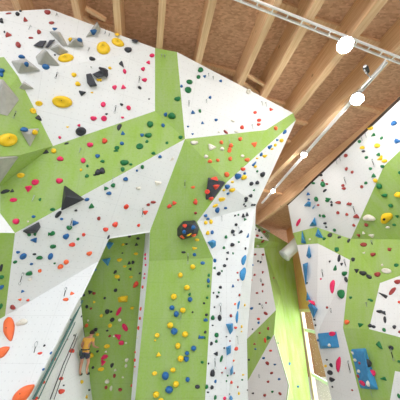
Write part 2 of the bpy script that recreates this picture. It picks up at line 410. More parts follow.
# --- duct
t = tag(empty('ventilation_duct', P(282, 256, 21.6)), 'pale grey metal air duct poking out below the timber cladding beside the right wall', 'duct')
def rel(o, parent):
    return o
A, B = P(284, 256, 21.0) - t.location, P(312, 229, 21.0) - t.location
bm = bmesh.new(); add_tube(bm, [A, B], .5, 28, caps=False); add_tube(bm, [A + (B - A) * .02, B], .46, 28, caps=True)
bm_obj('pipe', bm, M['duct'], t, True)
bm = bmesh.new(); add_tube(bm, [A, A + (B - A).normalized() * .08], .54, 28); bm_obj('end_flange', bm, M['duct'], t, True)

# --- rails (cable ladder + lamp track)
def rail(pa, pb, off, gap, label, wid=.02, rungs=.5):
    a, b = on_roof(*pa, H=H_BEAM - off), on_roof(*pb, H=H_BEAM - off)
    d = (b - a).normalized(); sd = d.cross(Vector((0, 0, 1))).normalized(); up = sd.cross(d)
    t = empty('cable_rail', a); tag(t, label, 'rail')
    L_ = (b - a).length
    for k in (-1, 1):
        bm = bmesh.new(); add_box(bm, d * (L_ / 2) + sd * gap * k, d * (L_ / 2), sd * wid, up * .05); bm_obj('side_rail', bm, M['whitemetal'], t)
    for i in range(int(L_ / rungs) + 1):
        bm = bmesh.new(); add_box(bm, d * (i * rungs + .05) - up * .03, d * .02, sd * gap, up * .01); bm_obj('rung', bm, M['whitemetal'], t)
    return a, d
rail((190, -22), (470, 88), .10, .075, 'white double cable rail crossing under the roof beams at top right')
rail((386, 62), (262, 203), .05, .05, 'thin lighting track along the underside of the spotlight beam', .015, 1.2)

def lamp(pix, rad, off, label, power, at=None, aim=None):
    pos = at or on_roof(*pix, H=H_BEAM - off)
    t = empty('spotlight', pos); tag(t, label, 'spotlight', 'ceiling spotlights')
    d = (CAM + Vector((0, 1, -5)) - pos).normalized()
    x, y, _ = frame_of(d)
    bm = bmesh.new(); add_tube(bm, [-d * .22, -d * .18, -d * .02, d * .03], [rad * .6, rad * .95, rad * 1.12, rad * 1.12], 24); bm_obj('housing', bm, M['whitemetal'], t)
    bm = bmesh.new(); add_tube(bm, [d * .03, d * .05], [rad, rad * .96], 24); bm_obj('lens', bm, M['lens'], t)
    bm = bmesh.new(); add_tube(bm, [-d * .12 + x * rad, Vector((0, 0, off * .9)) + x * rad * .5, Vector((0, 0, off * .9)) - x * rad * .5, -d * .12 - x * rad], .018, 6); bm_obj('bracket', bm, M['steel'], t)
    L = bpy.data.lights.new('lamp_light', 'SPOT'); L.spot_size = math.radians(172); L.spot_blend = 1.0; L.energy = power * 1.5; L.shadow_soft_size = .2; L.color = (1, .97, .94)
    lo = bpy.data.objects.new('lamp_light', L); lo.location = d * .12; lo.rotation_euler = (aim or Vector((-.35, .75, -.55))).to_track_quat('-Z', 'Y').to_euler(); link(lo, t)
lamp((345, 45), .22, .35, 'brightest round spotlight hanging at the white cable rail', 260)
lamp((357, 99), .21, .35, 'bright round spotlight second from the top right', 520, None, Vector((.45, .75, -.45)))
lamp((304, 155), .13, .3, 'small lit spotlight in the middle of the beam track', 300, None, Vector((-.1, .85, -.5)))
lamp((273, 191), .12, .3, 'farthest small lit spotlight at the lower end of the track', 240, None, Vector((-.05, .9, -.45)))
lamp(None, .17, .35, 'added unseen fill spotlight above the grey volumes, beyond the top of the frame', 170, roof_pt(-3.2, .2, H_BEAM - .35))  # off-view lamp added to brighten the upper left walls
lamp(None, .17, .35, 'added unseen fill spotlight above the green strip, beyond the top of the frame', 190, roof_pt(.6, .6, H_BEAM - .35), Vector((.2, .9, -.4)))  # second unseen lamp, added only to lift the upper walls
for i, (p0, p1, lab) in enumerate([((77, 13), (104, 31), 'lower pale timber brace above the grey volumes'), ((86, 8), (106, 20), 'upper pale timber brace above the grey volumes'),
        ((238, 79), (263, 97), 'lower pale timber brace above the white upper centre panel'), ((243, 72), (266, 86), 'upper pale timber brace above the white upper centre panel')]):
    a_, b_ = on_roof(*p0, H=H_BEAM + .25), on_roof(*p1, H=H_BEAM + .25); x_, y_, z_ = frame_of(b_ - a_)
    bm = bmesh.new(); add_box(bm, (a_ + b_) / 2, x_ * .05, y_ * .07, (b_ - a_) / 2); o = bm_obj('timber_brace', bm, M['beam']); uv_planar(o.data, z_, x_); tag(o, lab, 'brace', 'timber braces')
# small camera on a bracket, hanging cable
a = on_roof(386, 59, H=H_BEAM - .15); b = on_roof(371, 78, H=H_BEAM - .7); c = on_roof(362, 87, H=H_BEAM - .35); e = on_roof(366.5, 70, H=H_BEAM - .6)
bm = bmesh.new(); add_tube(bm, [a - a, (a + b) / 2 - a + Vector((.05, 0, -.03)), b - a, c - a], .03, 8)
t = link(bpy.data.objects.new('hanging_cable', bpy.data.meshes.new('x'))); bm.to_mesh(t.data); bm.free(); t.data.materials.append(M['whitemetal']); t.location = a
tag(t, 'white cable sagging from the cable rail towards the second spotlight', 'cable')
t = tag(empty('security_camera', e), 'small dark camera on a thin arm beside the hanging white cable', 'camera')
bm = bmesh.new(); add_tube(bm, [Vector((0, 0, 0)), (b - e) * .5 + Vector((-.06, 0, 0)), b - e], .018, 6); bm_obj('arm', bm, M['steel'], t)
bm = bmesh.new(); add_tube(bm, [Vector((-.1, -.1, 0)), Vector((.1, .1, .04))], [.08, .07], 12); bm_obj('housing', bm, M['black'], t)
bm = bmesh.new(); add_tube(bm, [Vector((-.15, -.15, -.01)), Vector((-.1, -.1, 0))], .05, 12); bm_obj('lens', bm, M['steel'], t)
# dark tube painting in the shadow line where the right wall meets the roof
pa, pb = V['R1'], V['R0']
bm = bmesh.new(); add_tube(bm, [pa + Vector((-.02, 0, .04)), pb + Vector((-.02, 0, .04))], .06, 8); tag(bm_obj('shadow_strip_1', bm, M['shadowdark']), kind='structure')

# ------------------------------------------------------------ camera, light, view
cam = bpy.data.cameras.new('camera'); cam.sensor_width = 36; cam.lens = F / 400 * 36; cam.clip_end = 500
co = bpy.data.objects.new('camera', cam); co.location = CAM; co.rotation_euler = (math.pi / 2 + PITCH, 0, 0); link(co); scene.camera = co
w = bpy.data.worlds.new('sky'); scene.world = w; w.use_nodes = True
wn_ = w.node_tree; bg = wn_.nodes['Background']
tc = wn_.nodes.new('ShaderNodeTexCoord'); sp = wn_.nodes.new('ShaderNodeSeparateXYZ'); wn_.links.new(tc.outputs['Generated'], sp.inputs[0])
mr = wn_.nodes.new('ShaderNodeMapRange'); mr.inputs[1].default_value = -1; mr.inputs[2].default_value = 1; wn_.links.new(sp.outputs[2], mr.inputs[0])
rp = wn_.nodes.new('ShaderNodeValToRGB'); wn_.links.new(mr.outputs[0], rp.inputs[0])
e = rp.color_ramp.elements; e[0].position = .47; e[0].color = (.7, .7, .7, 1); e[1].position = .53; e[1].color = (.85, .92, 1, 1)
wn_.links.new(rp.outputs[0], bg.inputs[0]); bg.inputs[1].default_value = 2.8
scene.view_settings.view_transform = 'Standard'; scene.view_settings.look = 'None'; scene.view_settings.exposure = 0.55; scene.view_settings.gamma = 1
scene.view_settings.use_curve_mapping = False
def area(name, loc, target, size, power, color=(1, 1, 1)):
    L = bpy.data.lights.new(name, 'AREA'); L.energy = power; L.size = size; L.color = color
    o = bpy.data.objects.new(name, L); o.location = loc; o.rotation_euler = (Vector(target) - Vector(loc)).to_track_quat('-Z', 'Y').to_euler(); link(o); return o

L = bpy.data.lights.new('window_daylight', 'AREA'); L.shape = 'RECTANGLE'; L.size = 8; L.size_y = 8; L.energy = 620; L.color = (.96, .98, 1)
lo = bpy.data.objects.new('window_daylight', L); lo.location = (XW + .6, 22.0, 3.7); lo.rotation_euler = Vector((-1, 0, 0)).to_track_quat('-Z', 'Y').to_euler(); link(lo)
# ------------------------------------------------------------ volumes and holds
def srf(): return BVHTree.FromPolygons(SV, SF)
BV = srf(); NB = [None]
def hit(px, py):
    d = ray(px, py).normalized(); h = BV.ray_cast(CAM, d)
    if h[0] is None: return None
    n = h[1].normalized()
    if n.dot(d) > 0: n = -n
    return h[0], n, (SI[h[2]] if h[2] < len(SI) else -1), d
def on_plane(px, py, c, n, lift=0.0):
    d = ray(px, py); return CAM + d * ((c + n * lift - CAM).dot(n) / d.dot(n))
COL = {
 'r': ((228, 72, 52), 'red'), 'R': ((160, 58, 56), 'dark red'), 'p': ((228, 34, 96), 'pink'), 'o': ((240, 104, 56), 'orange'),
 'y': ((244, 200, 30), 'yellow'), 'g': ((16, 112, 60), 'dark green'), 'b': ((26, 96, 158), 'blue'), 'k': ((44, 46, 54), 'black'),
 'w': ((226, 220, 208), 'cream'), 'n': ((196, 194, 190), 'grey'), 'd': ((70, 72, 80), 'dark grey'), 'B': ((54, 138, 196), 'sky blue'), 'm': ((190, 190, 186), 'pale grey'), 'O': ((244, 112, 60), 'bright orange')}
HM = {k: plain('resin ' + v[1], v[0], .5, 0, .10, 6, .3) for k, v in COL.items()}
HM['m'] = plain('grey textured plywood', (178, 177, 172), .9, 0, .16, 5, .3); HM['d'] = plain('dark textured plywood', (72, 73, 80), .9, 0, .2, 8, .4)
HM['B'] = plain('blue textured plywood', (62, 142, 196), .7, 0, .12, 6, .3)
ITEMS = []   # everything fixed to the wall, for the wording of the labels: (px, py, w, h, colour letter, facet, object)
def desc_of(fi): return FAC[fi][2] if 0 <= fi < len(FAC) else 'wall'
def add_surf(vs, fs, fi):
    b = len(SV); SV.extend(vs)
    for f in fs: SF.append([b + i for i in f]); SI.append(fi)
def volume(c, pix, apex, h, label, name='climbing_volume', insetf=None, holes=()):
    """pyramid (apex) or frustum (insetf) on the wall; pix = outline, h = height off the wall"""
    cx = sum(p[0] for p in pix) / len(pix); cy = sum(p[1] for p in pix) / len(pix)
    hh = hit(max(min(cx, 455), -44), cy)
    c0, n, fi, d = hh
    base = [on_plane(x, y, c0, n, .004) for x, y in pix]
    if newell(base).dot(n) < 0: base.reverse(); pix = pix[::-1]
    m_ = len(base)
    if insetf is None:
        ap = [on_plane(a[0], a[1], c0, n, h) for a in (apex if isinstance(apex[0], tuple) else (apex,))]
        vs = base + ap
        if len(ap) == 1: fs = [(i, (i + 1) % m_, m_) for i in range(m_)]
        else:
            fs = []
            near = [min(range(len(ap)), key=lambda k: (ap[k] - b).length) for b in base]
            for i in range(m_):
                j = (i + 1) % m_
                fs.append((i, j, m_ + near[i]))
                if near[i] != near[j]: fs.append((j, m_ + near[j], m_ + near[i]))
    else:
        ctr = on_plane(apex[0], apex[1], c0, n, h)
        k = [on_plane(x, y, c0, n, h) for x, y in pix]
        vs = base + [ctr + (q - ctr) * insetf for q in k]
        fs = [(i, (i + 1) % m_, m_ + (i + 1) % m_, m_ + i) for i in range(m_)] + [tuple(range(m_, 2 * m_))]
    org = sum(base, Vector()) / m_
    bm = bmesh.new(); bvv = [bm.verts.new(v - org) for v in vs]
    for f in fs: bm.faces.new([bvv[i] for i in f])
    bm.faces.new([bvv[i] for i in range(m_)][::-1])
    big = max((a - b).length for a in base for b in base)
    bmesh.ops.bevel(bm, geom=[e for e in bm.edges], offset=min(.03, big * .03), segments=1, affect='EDGES', clamp_overlap=True)
    o = bm_obj(name, bm, HM[c]); o.location = org
    tag(o, label, 'volume' if 'volume' in name else 'hold', 'climbing volumes')
    tri = []
    for f in fs:
        for i in range(1, len(f) - 1): tri.append((f[0], f[i], f[i + 1]))
    add_surf(vs, tri, fi)
    ITEMS.append([cx, cy, 12, 12, c, fi, None])
    return o
VOL = [
 ('m', [(-8, 79), (3, 79), (20, 100), (8, 117), (-8, 113)], (2, 83), .4, 'grey triangular volume at the left edge on the green panel, biggest there'),
 ('m', [(10, 61), (26, 58.5), (42, 71), (18, 74)], (23, 62), .35, 'grey pyramid volume with a blue hold on its face, near the left edge'),
 ('m', [(16.5, 91), (24, 81), (35, 89)], (23, 83), .2, 'small flat grey pyramid volume straddling the green and white edge'),
 ('m', [(35, 57), (44, 48), (61, 66.5), (38, 65)], (46, 50), .4, 'large pale grey pyramid volume left of the long yellow hold'),
 ('m', [(49, 49), (58, 44), (69, 52), (60, 56)], (58, 46), .3, 'grey pyramid volume wedged behind the large pale one'),
 ('m', [(48, 31), (60, 31.5), (69, 47), (63, 47)], (57, 33), .28, 'slim pale grey pyramid volume with a blue hold at its top'),
 ('m', [(67, 47), (72, 38), (82, 38), (84, 47)], (75, 39), .35, 'grey volume carrying one yellow and one blue hold'),
 ('m', [(84, 39), (97, 21), (101, 29), (100, 33)], (98, 24), .3, 'narrow grey triangular volume at the roof edge with a blue hold'),
 ('m', [(19, 129), (40, 128), (30, 148)], (30, 134), .3, 'grey inverted triangle volume on the green left edge panel'),
 ('m', [(-8, 157), (20, 156), (-2, 187), (-8, 190)], (0, 158), .3, 'grey volume cut off by the left frame edge below the yellow hold'),
 ('k', [(64, 184), (86, 199.5), (60.5, 212)], (66, 196), .3, 'black triangular volume where the green band meets the white overhang'),
 ('B', [(304, 205), (308, 201), (311, 202), (311, 207), (304, 206.5)], (308, 203.5), .35, 'blue block volume at the top of the blue column, right wall'),
 ('B', [(312, 208), (315.5, 204.5), (313, 209.5)], (313.5, 207), .2, 'tiny blue wedge volume beside the top blue block'),
 ('B', [(309, 226.5), (315, 216.5), (317, 226)], (312, 222), .4, 'blue pyramid volume just above the green right kink'),
 ('B', [(301, 243), (302, 229.5), (306.5, 244)], (303, 239), .4, 'tall thin blue triangle volume at the left end of the green kink'),
 ('B', [(315, 236), (318, 227.5), (324, 238.5), (319, 238)], (317.5, 233), .4, 'blue triangle volume in the middle of the green kink'),
 ('B', [(306, 256), (309, 244), (311.5, 257), (309, 259)], (309, 253), .35, 'thin blue triangle volume just under the green kink'),
 ('B', [(302.5, 264), (308, 262), (306, 286), (305, 284)], (306, 267), .4, 'long thin blue inverted triangle volume on the right wall edge'),
 ('B', [(306, 301), (307, 291), (311.5, 301)], (308, 298), .3, 'small blue triangle volume above the blue and pink wedge'),
 ('B', [(307.5, 305), (311, 302), (318, 309), (313.5, 318.5)], (314, 308), .5, 'blue faceted wedge volume with a pink hold at the window corner'),
 ('B', [(317.5, 333), (336.5, 331), (340, 348), (320, 349)], (321, 346), .3, 'square blue volume with a pink patch beside the window'),
 ('B', [(350.5, 349), (366, 348), (379, 390), (360, 388.5)], ((364, 352), (370, 384)), .45, 'largest blue volume, a long wedge studded with coloured holds'),
 ('B', [(105.5, 244), (109, 241.5), (114, 243), (109, 250)], (110, 244), .25, 'small blue volume at the top left of the green recessed wall'),
 ('B', [(101.5, 259.5), (111, 257.5), (108, 266.5)], (107, 260), .25, 'blue triangle volume on the green recessed wall'),
 ('B', [(207, 242), (213, 239.5), (216, 241), (216, 246), (212, 249)], (213, 242), .3, 'blue faceted volume at the left corner of the white tower prow'),
 ('B', [(225.5, 324), (233, 323), (233, 331), (230, 335)], (231, 325), .3, 'blue shield shaped volume halfway down the tower corner'),
 ('B', [(226, 347), (231, 345), (231, 353), (226.5, 356)], (229, 348), .3, 'blue volume below the shield shaped one on the tower corner'),
 ('B', [(230, 370), (233, 365), (233.5, 373), (230.5, 376)], (232, 369), .25, 'slim blue volume low on the white tower side'),
 ('B', [(229, 398), (231, 395), (233, 398), (232, 402)], (231, 399), .2, 'blue volume cut by the bottom of the frame on the tower'),
]
for c, pix, ap, h, lab in VOL: volume(c, pix, ap, h, lab)
volume('k', [(177, 228), (183, 221), (195, 220), (199.5, 228), (197, 236), (182, 240), (177, 236)], (188, 229), .55, 'faceted black volume covered with small coloured holds on the green overhang', insetf=.55)
volume('d', [(208, 177), (226.5, 182), (214, 199.5), (205, 200.5)], (209, 179), .35, 'dark grey volume with red holds beside the tower corner')
volume('d', [(22, 231), (39, 221.5), (41, 227), (37, 233), (27, 234)], (34, 228), .25, 'dark grey rounded volume at the top left of the white overhang', insetf=.5)
# large flat-topped shapes
volume('d', [(86, 74), (91, 73), (97.5, 86), (90, 87), (87, 83)], (91, 80), .14, 'left half of the big dark grey two-piece macro hold', 'macro_hold', .8)
volume('d', [(92, 74), (102, 69.5), (106, 76), (97, 78)], (98, 74), .14, 'right half of the big dark grey two-piece macro hold', 'macro_hold', .8)
volume('d', [(33, 45.5), (40, 40.5), (47, 40.5), (43, 47.5)], (40, 44), .08, 'dark slate plate with white stripe, left piece above the grey volumes', 'macro_hold', .85)
volume('d', [(45, 47.5), (49.5, 40), (55.5, 39.5), (48, 47.8)], (49, 44), .08, 'dark slate plate, right piece above the grey volumes', 'macro_hold', .85)
volume('d', [(131, 40), (135, 39), (139, 41), (136, 43)], (135, 41), .1, 'flat dark square plate touching the roof edge', 'macro_hold', .8)
volume('y', [(114, 33.5), (118, 33), (120, 35.5), (116, 36)], (117, 34.5), .08, 'thin yellow block tucked under the roof edge', 'macro_hold', .8)
volume('y', [(117.5, 297.5), (122, 296), (128, 295.5), (127.5, 302), (118.5, 302.5)], (123, 298), .22, 'yellow block volume on the green recessed wall', 'climbing_volume', .6)
BV = srf()

# unit hold shapes: base on z=0, outline of diameter 1, height 1
def unit(seed, kind='blob', sub=2):
    rnd = random.Random(seed)
    bm = bmesh.new(); bmesh.ops.create_icosphere(bm, subdivisions=sub, radius=.5)
    ph = [rnd.uniform(0, 6.28) for _ in range(6)]; off = Vector((rnd.uniform(-.12, .12), rnd.uniform(-.12, .12), 0))
    for v in bm.verts:
        x, y, z = v.co * 2; a = math.atan2(y, x)
        if kind == 'ball': v.co = Vector((x * .5, y * .5, max(z, -.25) * .6 + .25 * .6)); continue
        r = 1
        if kind == 'blob': r = 1 + .12 * math.sin(2 * a + ph[0]) + .1 * math.sin(3 * a + ph[1])
        if kind == 'wedge': r = 1 / max(abs(math.cos(((a + ph[0]) % 2.094) - 1.047)), .5) * .72
        if kind == 'bean': r = 1 - .22 * max(0, math.cos(a - ph[0])) ** 3
        if kind == 'drop': r = (1 - .55 * max(0, x) ** 1.3) * (1 + .08 * math.cos(2 * a))
        if kind == 'jug': r = 1 + .08 * math.sin(2 * a + ph[2])
        zz = max(z, 0)
        if kind == 'jug': zz = zz * (1 + .35 * y) - .45 * math.exp(-((x * 1.6) ** 2 + ((y + .15) * 2.2) ** 2)) * (1 if z > 0 else 0)
        if kind == 'wedge': zz = zz ** .8 * (.75 + .4 * x)
        lump = 1 + .08 * math.sin(5 * x + ph[3]) * math.sin(5 * y + ph[4])
        v.co = Vector((x * .5 * r, y * .5 * r, 0)) + off * max(zz, 0) + Vector((0, 0, max(0, zz * .95 * lump)))
        if kind == 'drop': v.co.x = x * .5
        if z < 0: v.co.x *= (1 - .1 * abs(z)) ; v.co.z = 0
    bmesh.ops.remove_doubles(bm, verts=bm.verts, dist=1e-4)
    me = bpy.data.meshes.new('hold_shape'); bm.normal_update(); bm.to_mesh(me); bm.free()
    for p in me.polygons: p.use_smooth = kind != 'wedge'
    me.materials.append(None)
    return me
UN = {'blob': [unit(i) for i in range(5)], 'wedge': [unit(20 + i, 'wedge') for i in range(3)], 'bean': [unit(30 + i, 'bean') for i in range(2)],
      'jug': [unit(40 + i, 'jug', 3) for i in range(3)], 'ball': [unit(50, 'ball')], 'drop': [unit(70, 'drop', 3)], 'big': [unit(60 + i, 'blob', 3) for i in range(2)]}
bm = bmesh.new(); add_tube(bm, [Vector((0, 0, -.5)), Vector((0, 0, .5))], .5, 8); BOLT = bpy.data.meshes.new('bolt'); bm.to_mesh(BOLT); bm.free(); BOLT.materials.append(M['darksteel'])

